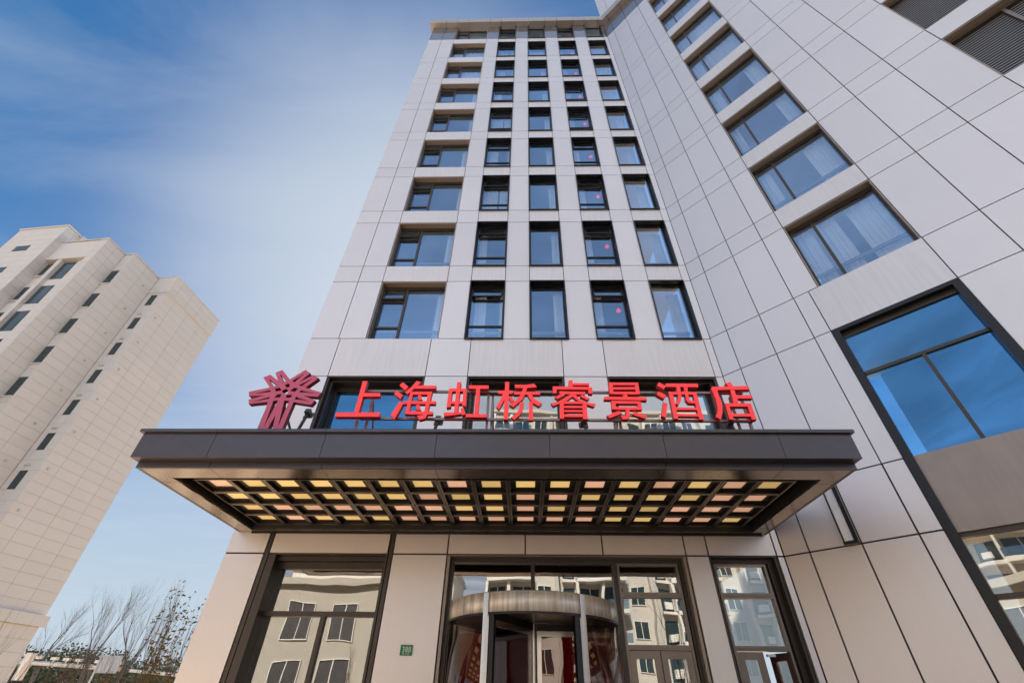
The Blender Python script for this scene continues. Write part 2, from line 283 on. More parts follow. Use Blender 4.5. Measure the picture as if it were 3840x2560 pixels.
LET=[[[[-3.138,4.831],[-3.045,4.831],[-3.05,4.134],[-3.13,4.133]],[[-3.064,4.562],[-2.737,4.564],[-2.731,4.488],[-3.064,4.486]],[[-3.475,4.138],[-3.127,4.138],[-2.663,4.147],[-2.653,4.056],[-3.467,4.05]]],[[[-2.349,4.809],[-2.227,4.71],[-2.27,4.626],[-2.404,4.746]],[[-2.434,4.61],[-2.298,4.526],[-2.331,4.435],[-2.474,4.549]],[[-2.336,4.391],[-2.261,4.335],[-2.365,4.002],[-2.448,4.092]],[[-2.087,4.847],[-1.999,4.816],[-2.106,4.675],[-2.215,4.544],[-2.274,4.589],[-2.175,4.698]],[[-2.104,4.742],[-1.701,4.744],[-1.699,4.673],[-2.144,4.67]],[[-2.17,4.602],[-2.114,4.603],[-2.124,4.119],[-2.193,4.119]],[[-2.17,4.602],[-1.758,4.605],[-1.76,4.544],[-2.169,4.541]],[[-1.833,4.604],[-1.758,4.605],[-1.781,4.108],[-1.811,4.03],[-1.912,3.999],[-1.965,4.089],[-1.871,4.1],[-1.847,4.164]],[[-2.264,4.397],[-1.66,4.401],[-1.661,4.339],[-2.262,4.335]],[[-2.197,4.183],[-1.688,4.18],[-1.687,4.12],[-2.195,4.116]],[[-2.021,4.53],[-1.961,4.534],[-1.921,4.438],[-1.986,4.418]],[[-2.024,4.319],[-1.962,4.327],[-1.917,4.214],[-1.987,4.206]]],[[[-1.303,4.82],[-1.228,4.82],[-1.225,4.147],[-1.297,4.147]],[[-1.442,4.676],[-1.377,4.676],[-1.37,4.271],[-1.444,4.256]],[[-1.442,4.676],[-1.101,4.673],[-1.102,4.612],[-1.438,4.61]],[[-1.169,4.673],[-1.101,4.673],[-1.091,4.288],[-1.155,4.302]],[[-1.443,4.396],[-1.094,4.394],[-1.092,4.34],[-1.441,4.341]],[[-1.487,4.155],[-1.162,4.169],[-1.158,4.124],[-1.473,4.076]],[[-1.187,4.244],[-1.133,4.267],[-1.083,4.127],[-1.146,4.101]],[[-1.072,4.754],[-0.692,4.753],[-0.691,4.678],[-1.069,4.681]],[[-0.927,4.72],[-0.851,4.721],[-0.847,4.115],[-0.923,4.114]],[[-1.074,4.134],[-0.69,4.13],[-0.691,4.064],[-1.078,4.068]]],[[[-0.379,4.829],[-0.301,4.83],[-0.306,4.014],[-0.383,4.013]],[[-0.508,4.633],[-0.229,4.632],[-0.232,4.562],[-0.505,4.565]],[[-0.416,4.57],[-0.372,4.571],[-0.366,4.481],[-0.407,4.377],[-0.477,4.224],[-0.527,4.291],[-0.459,4.406]],[[-0.299,4.478],[-0.256,4.508],[-0.2,4.415],[-0.253,4.375]],[[-0.197,4.774],[0.008,4.769],[0.177,4.796],[0.225,4.719],[0.034,4.698],[-0.179,4.698]],[[-0.028,4.71],[0.047,4.71],[0.002,4.558],[-0.042,4.453],[-0.13,4.364],[-0.216,4.276],[-0.29,4.331],[-0.168,4.423],[-0.081,4.542]],[[-0.203,4.614],[0.29,4.614],[0.286,4.552],[-0.205,4.553]],[[0.047,4.558],[0.123,4.558],[0.185,4.454],[0.316,4.364],[0.261,4.301],[0.147,4.373],[0.084,4.469]],[[-0.095,4.391],[-0.02,4.387],[-0.051,4.177],[-0.114,4.092],[-0.187,4.019],[-0.249,4.07],[-0.164,4.134],[-0.11,4.234]],[[0.078,4.398],[0.147,4.395],[0.146,4.013],[0.068,4.013]]],[[[0.839,4.873],[0.913,4.874],[0.903,4.73],[0.833,4.73]],[[0.889,4.811],[1.224,4.81],[1.217,4.76],[0.886,4.761]],[[0.527,4.735],[1.27,4.723],[1.265,4.664],[0.524,4.67]],[[0.527,4.735],[0.603,4.713],[0.595,4.585],[0.525,4.585]],[[1.197,4.717],[1.27,4.72],[1.267,4.58],[1.187,4.58]],[[0.648,4.628],[1.134,4.617],[1.124,4.56],[0.648,4.569]],[[0.716,4.589],[0.752,4.547],[0.608,4.46],[0.556,4.498]],[[1.069,4.56],[1.201,4.476],[1.164,4.439],[1.028,4.519]],[[0.874,4.578],[0.917,4.563],[0.889,4.518],[0.757,4.414],[0.635,4.362],[0.52,4.307],[0.479,4.368],[0.612,4.398],[0.742,4.488]],[[0.874,4.578],[0.949,4.563],[1.017,4.46],[1.125,4.394],[1.303,4.362],[1.263,4.298],[1.145,4.343],[0.989,4.423],[0.883,4.521]],[[0.642,4.369],[0.719,4.417],[0.706,4.049],[0.633,4.049]],[[1.064,4.419],[1.139,4.38],[1.132,4.046],[1.047,4.045]],[[0.688,4.416],[1.102,4.416],[1.097,4.365],[0.685,4.365]],[[0.67,4.317],[1.118,4.317],[1.117,4.275],[0.668,4.277]],[[0.666,4.232],[1.117,4.233],[1.114,4.193],[0.664,4.194]],[[0.662,4.144],[1.116,4.143],[1.114,4.092],[0.659,4.091]]],[[[1.593,4.827],[1.664,4.828],[1.655,4.571],[1.582,4.57]],[[2.081,4.827],[2.149,4.827],[2.143,4.571],[2.071,4.57]],[[1.593,4.827],[2.149,4.827],[2.146,4.771],[1.591,4.771]],[[1.645,4.722],[2.098,4.725],[2.093,4.676],[1.645,4.673]],[[1.582,4.625],[2.145,4.623],[2.142,4.568],[1.582,4.57]],[[1.817,4.551],[1.897,4.569],[1.915,4.502],[1.838,4.502]],[[1.478,4.517],[2.251,4.507],[2.253,4.441],[1.465,4.451]],[[1.596,4.427],[2.137,4.42],[2.135,4.369],[1.593,4.371]],[[1.596,4.427],[1.674,4.42],[1.657,4.246],[1.587,4.249]],[[2.075,4.422],[2.14,4.42],[2.133,4.243],[2.054,4.246]],[[1.587,4.3],[2.136,4.3],[2.133,4.24],[1.587,4.246]],[[1.834,4.255],[1.908,4.255],[1.895,4.107],[1.854,4.051],[1.756,4.044],[1.726,4.12],[1.821,4.118]],[[1.711,4.225],[1.765,4.173],[1.529,4.07],[1.477,4.118]],[[1.984,4.216],[2.204,4.121],[2.158,4.065],[1.941,4.149]]],[[[2.547,4.835],[2.657,4.752],[2.601,4.676],[2.487,4.769]],[[2.494,4.629],[2.627,4.55],[2.569,4.473],[2.446,4.561]],[[2.546,4.408],[2.611,4.37],[2.526,4.068],[2.456,4.115]],[[2.668,4.811],[3.263,4.812],[3.261,4.734],[2.648,4.737]],[[2.85,4.744],[2.921,4.745],[2.906,4.546],[2.867,4.428],[2.807,4.344],[2.756,4.371],[2.807,4.439],[2.838,4.545]],[[2.987,4.745],[3.058,4.746],[3.033,4.57],[3.034,4.464],[3.053,4.438],[3.136,4.435],[3.137,4.377],[3.002,4.388],[2.969,4.452]],[[2.68,4.63],[3.198,4.631],[3.191,4.571],[2.676,4.574]],[[2.685,4.63],[2.759,4.575],[2.745,4.058],[2.666,4.058]],[[3.127,4.628],[3.198,4.631],[3.194,4.047],[3.114,4.047]],[[2.746,4.297],[3.161,4.293],[3.164,4.246],[2.745,4.246]],[[2.747,4.164],[3.163,4.161],[3.165,4.111],[2.746,4.114]]],[[[3.787,4.823],[3.883,4.851],[3.909,4.744],[3.827,4.732]],[[3.515,4.742],[4.189,4.764],[4.196,4.685],[3.518,4.669]],[[3.515,4.742],[3.594,4.688],[3.587,4.55],[3.604,4.432],[3.586,4.294],[3.554,4.181],[3.487,4.042],[3.417,4.1],[3.476,4.214],[3.502,4.316],[3.511,4.49],[3.491,4.699]],[[3.83,4.671],[3.91,4.671],[3.904,4.382],[3.816,4.382]],[[3.893,4.561],[4.196,4.563],[4.191,4.492],[3.897,4.49]],[[3.656,4.389],[4.126,4.387],[4.119,4.321],[3.651,4.317]],[[3.656,4.389],[3.719,4.318],[3.721,4.051],[3.648,4.051]],[[4.051,4.383],[4.126,4.387],[4.122,4.052],[4.04,4.054]],[[3.716,4.171],[4.087,4.174],[4.091,4.116],[3.719,4.117]]]]
LOGO=[[[-4.979,4.769],[-4.866,4.836],[-4.671,4.702],[-4.784,4.882],[-4.669,4.948],[-4.451,4.729],[-4.221,4.95],[-4.104,4.874],[-4.249,4.665],[-4.029,4.832],[-3.906,4.764],[-4.097,4.545],[-3.758,4.44],[-3.802,4.343],[-4.067,4.368],[-3.827,4.271],[-3.874,4.174],[-4.213,4.23],[-4.236,3.622],[-4.393,3.621],[-4.451,3.97],[-4.498,3.62],[-4.652,3.619],[-4.685,4.23],[-5.025,4.185],[-5.066,4.278],[-4.805,4.369],[-5.09,4.357],[-5.13,4.447],[-4.772,4.546]],[[-4.863,4.743],[-4.641,4.593],[-4.71,4.567]],[[-4.688,4.861],[-4.512,4.703],[-4.551,4.661]],[[-4.211,4.863],[-4.343,4.657],[-4.387,4.698]],[[-4.015,4.758],[-4.172,4.575],[-4.239,4.593]],[[-3.849,4.413],[-4.181,4.443],[-4.152,4.486]],[[-3.918,4.248],[-4.207,4.288],[-4.208,4.343]],[[-4.595,4.252],[-4.51,4.264],[-4.569,3.722]],[[-4.394,4.263],[-4.298,4.254],[-4.321,3.724]],[[-4.741,4.485],[-4.714,4.448],[-5.042,4.399]],[[-4.691,4.34],[-4.689,4.298],[-4.982,4.228]],[[-4.451,4.641],[-4.394,4.589],[-4.424,4.535],[-4.503,4.589]],[[-4.665,4.516],[-4.574,4.54],[-4.522,4.481],[-4.618,4.457]],[[-4.304,4.541],[-4.212,4.524],[-4.27,4.45],[-4.359,4.472]],[[-4.576,4.39],[-4.496,4.406],[-4.491,4.331],[-4.597,4.316]],[[-4.286,4.385],[-4.296,4.311],[-4.388,4.33],[-4.397,4.381]],[[-4.512,4.476],[-4.446,4.522],[-4.377,4.454],[-4.399,4.399],[-4.476,4.423]]]

# ------------------------------------------------------------------ ground, road
g = MB(); g.box(-400, 400, -400, 400, GZ - .5, GZ); tag(g.build('ground', 'concrete'), kind='structure')
g = MB(); g.box(-14, 40, -5.2, 30, GZ + .001, GZ + .15); tag(g.build('pavement', 'paving'), kind='structure')
g = MB(); g.quad((-200, -12.5, GZ + .008), (200, -12.5, GZ + .008), (200, -5.35, GZ + .008), (-200, -5.35, GZ + .008)); tag(g.build('road', 'asphalt'), kind='structure')
g = MB(); g.box(-200, 200, -5.35, -5.2, GZ + .001, GZ + .14); tag(g.build('kerb', 'kerb'), kind='structure')
g = MB(); g.box(-120, 120, -40, -12.5, GZ + .001, GZ + .12); tag(g.build('far_pavement', 'paving'), kind='structure')

# ------------------------------------------------------------------ hotel
HB = (5.43, 10.2, GZ)
hotel = empty('hotel_building', HB, 'tall pale panelled hotel with an angled wing, blue windows and a dark entrance canopy', 'hotel')
B0, PER, WH = 8.48, 3.247, 2.475
ROWS = [(B0 + PER * k, B0 + PER * k + WH) for k in range(9)]
TOP = 36.96
XC = [-6.47, -5.6, -4.78, -2.6, -1.8, -.66, .15, 1.29, 2.13, 3.235, 4.06, 5.17, 5.43]
OPEN = {2, 4, 6, 8, 10}
G = .011
pf = MB(FAC, True); pg = MB(FAC, True); ps = MB(FAC, True); core = MB(FAC, True)
SPL = []; SPW = MB(WIN)
def cell(x0, x1, z0, z1, m=pf, gl=G, d0=0, d1=.045, c=core):
    if m is ps or (m is not pf and m is SPW):
        n_ = MB(m.m, m.wp); n_.box(x0 + gl, x1 - gl, d0, d1, z0 + gl, z1 - gl); SPL.append(n_)
        if c: c.box(x0, x1, d1 + .003, .24, z0, z1)
        return
    m.box(x0 + gl, x1 - gl, d0, d1, z0 + gl, z1 - gl)
    if c: c.box(x0, x1, d1 + .003, .24, z0, z1)
for k, (zb, zt) in enumerate(ROWS):
    ztop = min(zt, TOP) if k == 8 else zt
    for i in range(12):
        if i not in OPEN: cell(XC[i], XC[i + 1], zb, TOP if k == 8 else zt, pg if k == 8 else pf)
    if k < 8:
        for i in range(12): cell(XC[i], XC[i + 1], zt, ROWS[k + 1][0], ps if i in OPEN else pf)
X2 = [-6.47, -5.54, -2.79, -1.6, 1.08, 2.27, 5.22, 5.43]
for i in range(7): cell(X2[i], X2[i + 1], 7.13, 8.48, ps if i in (1, 3, 5) else pf)
for i in range(7):
    if i not in (1, 3, 5): cell(X2[i], X2[i + 1], 4.0, 7.13)
ZL, ZB = 2.57, 2.60
XG = [-6.47, -5.6, -5.5, -2.93, -2.82, -1.65, .013, 1.66, 3.40, 3.87, 5.286, 5.43]
for i in range(11):
    if i in (1, 3):                                             # recessed dark channels
        core.box(XG[i], XG[i + 1], .10, .24, GZ, 4.0); continue
    cell(XG[i], XG[i + 1], ZL, 4.0, gl=.016)
    if i in (0, 4, 8, 10): cell(XG[i], XG[i + 1], GZ, ZL, gl=.016)
pf.build('wall', 'panel', hotel, hotel); pg.build('wall', 'panel_gloss', hotel, hotel)
core.build('wall_core', 'joint', hotel, hotel)

# wing
wf = MB(WIN); wg = MB(WIN); ws = SPW; wt = MB(WIN); wc = MB(WIN)
SC = [0.0, .5, 1.43, 2.33, 2.93, 5.118, 6.155, 7.18, 8.21, 10.55, 11.6, 13.0]
def wcell(x0, x1, z0, z1, m=wf, d0=0, d1=.045): cell(x0, x1, z0, z1, m, G if z0 > 3 else .015, d0, d1, wc)
for k, (zb, zt) in enumerate(ROWS):
    zb += .03; zt += .03
    for i in range(11):
        if i == 4 or (i == 8 and k in (1, 2)): continue
        wcell(SC[i], SC[i + 1], zb, TOP if k == 8 else zt, wg if k == 8 else wf)
    if k < 8:
        for i in range(11): wcell(SC[i], SC[i + 1], zt, ROWS[k + 1][0] + .03, ws if i == 4 else wf)
S2 = [0.0, .5, 1.43, 2.335, 2.70, 5.128, 6.155, 7.18, 8.21, 10.55, 13.0]
for i in range(10): wcell(S2[i], S2[i + 1], 7.155, 8.51, ws if i == 4 else wf)
for z0, z1 in ((3.90, 7.155), (2.57, 3.90), (GZ, 2.57)):
    for i in range(10):
        if i == 4: continue
        wcell(S2[i], S2[i + 1], z0, z1)
wf.build('wall', 'panel', hotel, hotel)
for n_ in SPL: n_.build('spandrel', 'panel_sill', hotel, hotel)
wg.build('wall', 'panel_gloss', hotel, hotel)
wc.box(-.25, 0, .06, .5, GZ, TOP); wc.build('wall_core', 'joint', hotel, hotel)

# building mass behind the rooms, side walls, floors
b = MB(FAC); b.box(-6.47, 5.2, 3.4, 12, GZ, TOP + .3); b.box(-6.469, -6.24, .25, 3.39, GZ, TOP + .3)
b.box(-6.23, 5.2, .25, 3.39, TOP + .02, TOP + .3)
b.build('wall_core', 'panel', hotel, hotel)
b = MB(WIN); b.box(3.0, 13, 3.4, 14, GZ, TOP + .3); b.box(12.8, 12.999, .25, 3.39, GZ, TOP + .3); b.box(.1, 12.79, .25, 3.39, TOP + .02, TOP + .3); b.box(.3, 2.4, .25, 3.3, GZ, TOP)
b.build('wall_core', 'panel', hotel, hotel)
r = MB(FAC, True); rc = MB(FAC, True)
zs = [4.0] + [7.4] + [ROWS[k][1] + .32 for k in range(8)]
for z in zs: r.box(-6.23, 5.2, .25, 3.38, z, z + .3); rc.box(-6.23, 5.2, .26, 3.36, z - .03, z - .004)
rc.box(-6.23, 5.2, .26, 3.36, TOP - .03, TOP - .004)
r.box(-6.23, 5.2, 3.3, 3.38, GZ, TOP)
for x in (-2.2, -.25, 1.7, 3.65): r.box(x - .06, x + .06, .25, 3.29, 7.75, TOP - .04)
r.build('room_wall', 'room', hotel, hotel); rc.build('room_ceiling', 'room_ceiling', hotel, hotel)
r = MB(WIN); rc = MB(WIN)
for z in [3.0] + zs[1:]: r.box(2.41, 12.7, .25, 3.38, z, z + .3); rc.box(2.41, 12.7, .26, 3.36, z - .03, z - .004)
r.box(3.01, 12.7, 3.3, 3.38, GZ, TOP); r.box(5.6, 5.7, .25, 3.29, GZ, TOP - .04)
r.build('room_wall', 'room', hotel, hotel); rc.build('room_ceiling', 'room_ceiling', hotel, hotel)

# --- windows: prototypes in local coordinates (origin at the lower left corner of the opening, y inward)
def awning(f, p, x0, x1, zt, h, d, t, ang):       # sash hinged at its top edge, swung outwards
    m = Matrix.Translation((0, d, zt)) @ Matrix.Rotation(-R_(ang), 4, 'X')
    for tgt, bxs in ((f, ((x0, x0 + t, 0, .05, -h, 0), (x1 - t, x1, 0, .05, -h, 0), (x0 + t, x1 - t, 0, .05, -h, -h + t), (x0 + t, x1 - t, 0, .05, -t, 0))), (p, ((x0 + t, x1 - t, .02, .03, -h + t, -t),))):
        sm = tgt.m; tgt.m = m
        for bx in bxs: tgt.box(*bx)
        tgt.m = sm
def curtain_mb(x0, x1, z0, z1, d, n):
    c = MB(); cols = int((x1 - x0) / .03) + 2; vs = []
    for j in range(5):
        for i in range(cols):
            u = i / (cols - 1); x = x0 + (x1 - x0) * u; ph = u * n * 6.28
            vs.append((x + .012 * math.sin(ph * .7 + j * .6), d + .035 * math.sin(ph + .5 * math.sin(ph * .37) + j * .15) + .02 * math.sin(ph * .31), z0 + (z1 - z0) * j / 4))
    c.add(vs, [(j * cols + i, j * cols + i + 1, (j + 1) * cols + i + 1, (j + 1) * cols + i) for j in range(4) for i in range(cols - 1)])
    return c
def proto_big(W, H, mull, aw, seed):
    rd = .27
    s = MB(); s.box(.004, .03, .02, rd, 0, H - .03); s.box(W - .03, W - .004, .02, rd, 0, H - .03); s.box(.004, W - .004, .02, rd, H - .03, H - .003); s.box(.004, W - .004, .02, rd, -.03, -.004)
    f = MB(); f.ring(.03, W - .03, rd - .03, rd + .06, 0, H - .03, .05, .04, .11)
    f.box(mull, mull + .075, rd - .028, rd + .058, .04, H - .14)
    p = MB()
    if aw is not None:
        f.box(.08, mull, rd - .02, rd + .05, .62, .69); f.box(.08, mull, rd - .02, rd + .05, H - .74, H - .67)
        p.box(.08, mull, rd + .02, rd + .03, .04, .62); p.box(.08, mull, rd + .02, rd + .03, .69, H - .74)
        awning(f, p, .09, mull - .01, H - .15, .51, rd - .03, .045, aw)
        if aw > 4: f.box(.2, mull - .14, rd + .03, rd + .045, H - .42, H - .40)
    else: p.box(.08, mull, rd + .02, rd + .03, .04, H - .14)
    p.box(mull + .075, W - .08, rd + .02, rd + .03, .04, H - .14)
    bar = MB(); bar.box(.05, W - .05, rd + .16, rd + .2, .58, .68)
    return s, f, p, bar, 'soffit_panel', 'frame_brown'
def proto_small(W, H, aw, seed):
    s = MB(); s.ring(-.015, W + .015, -.055, .22, -.03, H, .035, .04, .03)
    f = MB(); f.ring(.02, W - .02, .16, .25, .01, H - .03, .045, .05, .07); p = MB()
    if aw is not None:
        f.box(.065, W - .065, .16, .24, .60, .66); f.box(.065, W - .065, .17, .24, H - .74, H - .68)
        p.box(.065, W - .065, .19, .20, .06, .60); p.box(.065, W - .065, .19, .20, .66, H - .74)
        awning(f, p, .08, W - .08, H - .10, .57, .15, .05, aw)
        if aw > 4: f.box(.3, W - .3, .20, .215, H - .46, H - .43)
    else: p.box(.065, W - .065, .19, .20, .06, H - .10)
    bar = MB(); bar.box(.05, W - .05, .46, .5, .56, .66)
    return s, f, p, bar, 'frame_black', 'frame_black'
cache = {}
def put_window(kind, W, H, loc, rz, aw=None, mull=None, cur=(), stay=False):
    key = (kind, round(W, 3), aw, mull)
    if key not in cache:
        s, f, p, bar, m1, m2 = (proto_big(W, H, mull, aw, 0) if kind == 'big' else proto_small(W, H, aw, 0))
        a = s.build('window', m1); objs = [f.build('frame', m2), p.build('pane', 'glass_blue'), bar.build('rail', 'frame_taupe')]
        for o in [a] + objs: COL.objects.unlink(o)
        cache[key] = (a, objs)
    a, objs = cache[key]
    w_ = a.copy(); COL.objects.link(w_); w_.parent = hotel; w_.location = Vector(loc) - hotel.location; w_.rotation_euler = (0, 0, rz)
    for o in objs: c = o.copy(); COL.objects.link(c); c.parent = w_
    for (c0, c1, n) in cur:
        c = curtain_mb(c0 * W, c1 * W, .02, H - .05, .58, n).build('curtain', 'curtain', smooth=True); c.parent = w_
    return w_
rr = random.Random(3)
AWL = {0: [10, 14, 12, 12, 12, 12, 12, 12, 1], 1: [12, 12, 10, 1, 1, 14, 1, 1, 14], 3: [12, 12, 12, 1, 14, 12, 1, 1, 1]}
for k, (zb, zt) in enumerate(ROWS):
    for ci, i in enumerate((2, 4, 6, 8, 10)):
        x0, W = XC[i], XC[i + 1] - XC[i]
        j = rr.uniform(-.05, .05)
        if ci == 0:
            cur = [(.84 + j * .6, .985, 6)]
            if k >= 6: cur = [(.40, .985, 14), (.04, .3, 6)]
            put_window('big', W, WH, (x0, 10.2, zb), 0, AWL[0][k], .80, cur)
        elif ci in (1, 3):
            cur = [(.05, .38 + j, 5)] if ci == 3 or k % 3 else [(.1, .45 + j, 5), (.82, .96, 3)]
            if ci == 1 and k in (2, 4, 7): cur = [(.04, .55, 7), (.62, .97, 5)]
            put_window('small', W, WH, (x0, 10.2, zb), 0, AWL[ci][k], None, cur)
        else:
            cur = [(.70 + j, .97, 5)] if ci == 2 else [(.58 + j, .96, 6)]
            if ci == 4 and k > 5 or ci == 2 and k == 7: cur = [(.03, .97, 14)]
            if ci == 4 and k in (1, 3): cur = [(.03, .25, 3), (.60, .97, 6)]
            put_window('small', W, WH, (x0, 10.2, zb), 0, None, None, cur)
WROT = WA
def wpt(s, z, d=0): return WIN @ Vector((s, d, z))
for k, (zb, zt) in enumerate(ROWS):
    cur = [[(.30, .52, 6), (.64, .97, 9), (.05, .24, 5)], [(.68, .97, 8), (.05, .2, 4)], [(.78, .97, 6), (.06, .16, 3)], [(.72, .97, 7), (.05, .24, 5)], [(.30, .97, 18), (.05, .25, 5)], [(.03, .97, 22)]][min(k, 5)]
    put_window('big', 5.118 - 2.93, WH, wpt(2.93, zb + .03), WROT, None, .60, cur)

# big first-floor windows behind the sign
for n, (x0, x1) in enumerate(((-5.54, -2.79), (-1.6, 1.08), (2.27, 5.22))):
    W = x1 - x0; H = 7.13 - 4.0
    s = MB(); s.ring(.004, W - .004, .03, .22, 0, H, .05, 0, .05); s.ring(.06, W - .06, .16, .5, 0, H - .06, .07, .07, .06)
    f = MB(); f.ring(.13, W - .13, .45, .55, .07, H - .12, .06, .06, .12)
    f.box(.19, W - .19, .46, .54, 1.62, 1.70); f.box(W * .5 - .04, W * .5 + .04, .46, .54, .13, 1.62)
    p = MB(); p.box(.19, W * .5 - .04, .49, .50, .13, 1.62); p.box(W * .5 + .04, W - .19, .49, .50, .13, 1.62); p.box(.19, W - .19, .49, .50, 1.70, H - .24)
    a = s.build('window', 'frame_taupe_dark', hotel); a.location = Vector((x0, 10.2, 4.0)) - hotel.location
    f.build('frame', 'frame_brown', a); p.build('pane', 'glass_clear' if n else 'glass_deep', a)

# big wing window, taupe spandrel, ground-floor window below it
W = 5.128 - 2.70; H = 7.155 - GZ
a = MB(WIN); a.box(2.704, 2.85, -.03, .3, GZ, 7.15); a.box(4.985, 5.124, -.03, .3, GZ, 7.15); a.box(2.85, 4.985, -.03, .3, 7.05, 7.15)
wn_ = a.build('window', 'frame_black', hotel, hotel)
f = MB(WIN); f.box(2.851, 4.984, .12, .22, 6.92, 7.049); f.box(2.851, 4.984, .12, .22, 5.87, 5.94); f.box(3.88, 3.945, .12, .22, 3.92, 5.87)
f.box(2.851, 4.984, .12, .22, 1.49, 1.57); f.box(3.88, 3.945, .12, .22, GZ, 1.49); f.box(2.851, 4.984, .10, .22, 2.43, 2.50)
f.build('frame', 'frame_brown', wn_, hotel)
p = MB(WIN); p.box(2.851, 4.984, .165, .175, 5.94, 6.92); p.box(2.851, 3.88, .165, .175, 3.92, 5.87); p.box(3.945, 4.984, .165, .175, 3.92, 5.87)
p.build('pane', 'glass_deep', wn_, hotel)
p = MB(WIN); p.box(2.851, 4.984, .165, .175, 1.57, 2.43); p.box(2.851, 3.88, .165, .175, GZ, 1.49); p.box(3.945, 4.984, .165, .175, GZ, 1.49)
p.build('pane', 'glass_clear', wn_, hotel)
t = MB(WIN); t.box(2.852, 4.983, .05, .09, 2.502, 3.918); t.box(2.852, 4.983, .092, .3, 2.502, 3.918); t.build('spandrel', 'panel_taupe', hotel, hotel)

# louvre bays high on the wing
for k in (1, 2):
    zb, zt = ROWS[k][0] + .03, ROWS[k][1] + .03
    s = MB(WIN); s.box(8.214, 8.24, .02, .35, zb, zt); s.box(10.52, 10.546, .02, .35, zb, zt); s.box(8.24, 10.52, .02, .35, zt - .03, zt - .004)
    a = s.build('louvre', 'soffit_panel', hotel, hotel)
    f = MB(WIN); f.box(8.24, 10.52, .20, .36, zt - .13, zt - .03); f.box(9.36, 9.43, .20, .28, zb, zt - .13); f.box(8.24, 8.27, .25, .36, zb, zt - .13); f.build('frame', 'frame_taupe', a, hotel)
    f = MB(WIN); f.box(8.24, 10.52, .38, .42, zb, zt - .03); f.build('back_panel', 'black', a, hotel)
    q = MB(WIN); n = 26
    for i in range(n):
        z = zb + .03 + i * (zt - .13 - zb - .06) / n
        for xa, xb in ((8.275, 9.355), (9.435, 10.51)):
            q.box(xa, xb, .26, .275, z, z + .018)
    q.build('slats', 'louvre_slat', a, hotel)

# coping round the roof
PRJ = .32; z0, z1 = TOP - .11, TOP + .62
cj = [-6.67, -5.55, -4.72, -4.0, -2.45, -1.7, -.57, .21, 1.33, 2.15, 3.3, 4.08, 5.02]
c = MB(); ys = 10.2 - PRJ
ic = Vector((5.43, 10.2)) + Vector((math.cos(WA), math.sin(WA))) * 0
nf = Vector((0, -1)); nw = Vector((math.sin(WA), -math.cos(WA)))
cn = Vector((5.43, 10.2)) + (nf + nw) * (PRJ / (1 + nf.dot(nw)))
for i in range(len(cj) - 1):
    e = G if i else 0
    c.box(cj[i] + e, cj[i + 1] - G, ys, 10.2 + (.3 if i else 12), z0, z1)
def cop(p0, p1, q1, q0):
    c.add([(*p, z0) for p in (p0, p1, q1, q0)] + [(*p, z1) for p in (p0, p1, q1, q0)], [(0, 3, 2, 1), (4, 5, 6, 7), (0, 1, 5, 4), (1, 2, 6, 5), (2, 3, 7, 6), (3, 0, 4, 7)])
cop((cj[-1] + G, ys), (cn.x - .0, cn.y), (5.43, 10.5), (cj[-1] + G, 10.5))
wd = Vector((math.cos(WA), math.sin(WA)))
pr = cn; 
for sn in (.45, 1.42, 2.33, 3.3, 4.3, 5.4, 6.5, 8, 10, 13):
    pn = Vector((5.43, 10.2)) + wd * sn + nw * PRJ
    g_ = wd * (G if pr is not cn else 0)
    q0 = (Vector((5.43, 10.5)) if pr is cn else pr - nw * (PRJ + .3)); q1 = pn - nw * (PRJ + .3)
    cop(pr + g_, pn - wd * G, q1 - wd * G, q0 + g_); pr = pn
c.build('roof_coping', 'coping', hotel, hotel)
# penthouse wall above the wing
ph = MB(WIN)
zz = [37.0, 39.7, 42.3, 45.2, 47.0]
sx = [-.35, .36, 1.25, 2.15, 3.05, 3.95, 4.85, 5.75, 8, 11]
for i in range(len(sx) - 1):
    for j in range(4): ph.box(sx[i] + G, sx[i + 1] - G, 1.0, 1.05, zz[j] + G, zz[j + 1] - G)
ph.box(-.349, 11, 1.055, 8, 37.3, 47.0)
ph.build('penthouse_wall', 'panel', hotel, hotel)

# ground-floor shop window on the left
x0, x1 = -5.5, -2.93
s = MB(FAC, True); s.box(x0, x1, .05, .30, ZL - .012, ZL + .08); s.box(x0 - .098, x0 - .02, .02, .098, GZ, 4.0); s.box(x1 + .02, x1 + .098, .02, .098, GZ, 4.0)
a = s.build('window', 'frame_brown', hotel, hotel)
f = MB(FAC, True); f.box(x0, x0 + .16, .02, .42, GZ, ZL - .014); f.box(x1 - .05, x1, .02, .42, GZ, ZL - .014); f.box(x0 + .16, x1 - .05, .16, .42, ZL - .10, ZL - .014)
f.box(x0 + .16, x1 - .05, .28, .40, ZL - .24, ZL - .102)
f.box(x0 + .16, x1 - .05, .26, .40, 1.455, 1.545); f.box(-4.14, -4.055, .27, .40, GZ, 1.455); f.build('frame', 'frame_brown', a, hotel)
p = MB(FAC, True); p.box(x0 + .16, x1 - .05, .34, .35, 1.545, ZL - .24); p.box(x0 + .16, -4.14, .34, .35, GZ, 1.455); p.box(-4.055, x1 - .05, .34, .35, GZ, 1.455)
p.build('pane', 'glass_clear', a, hotel)

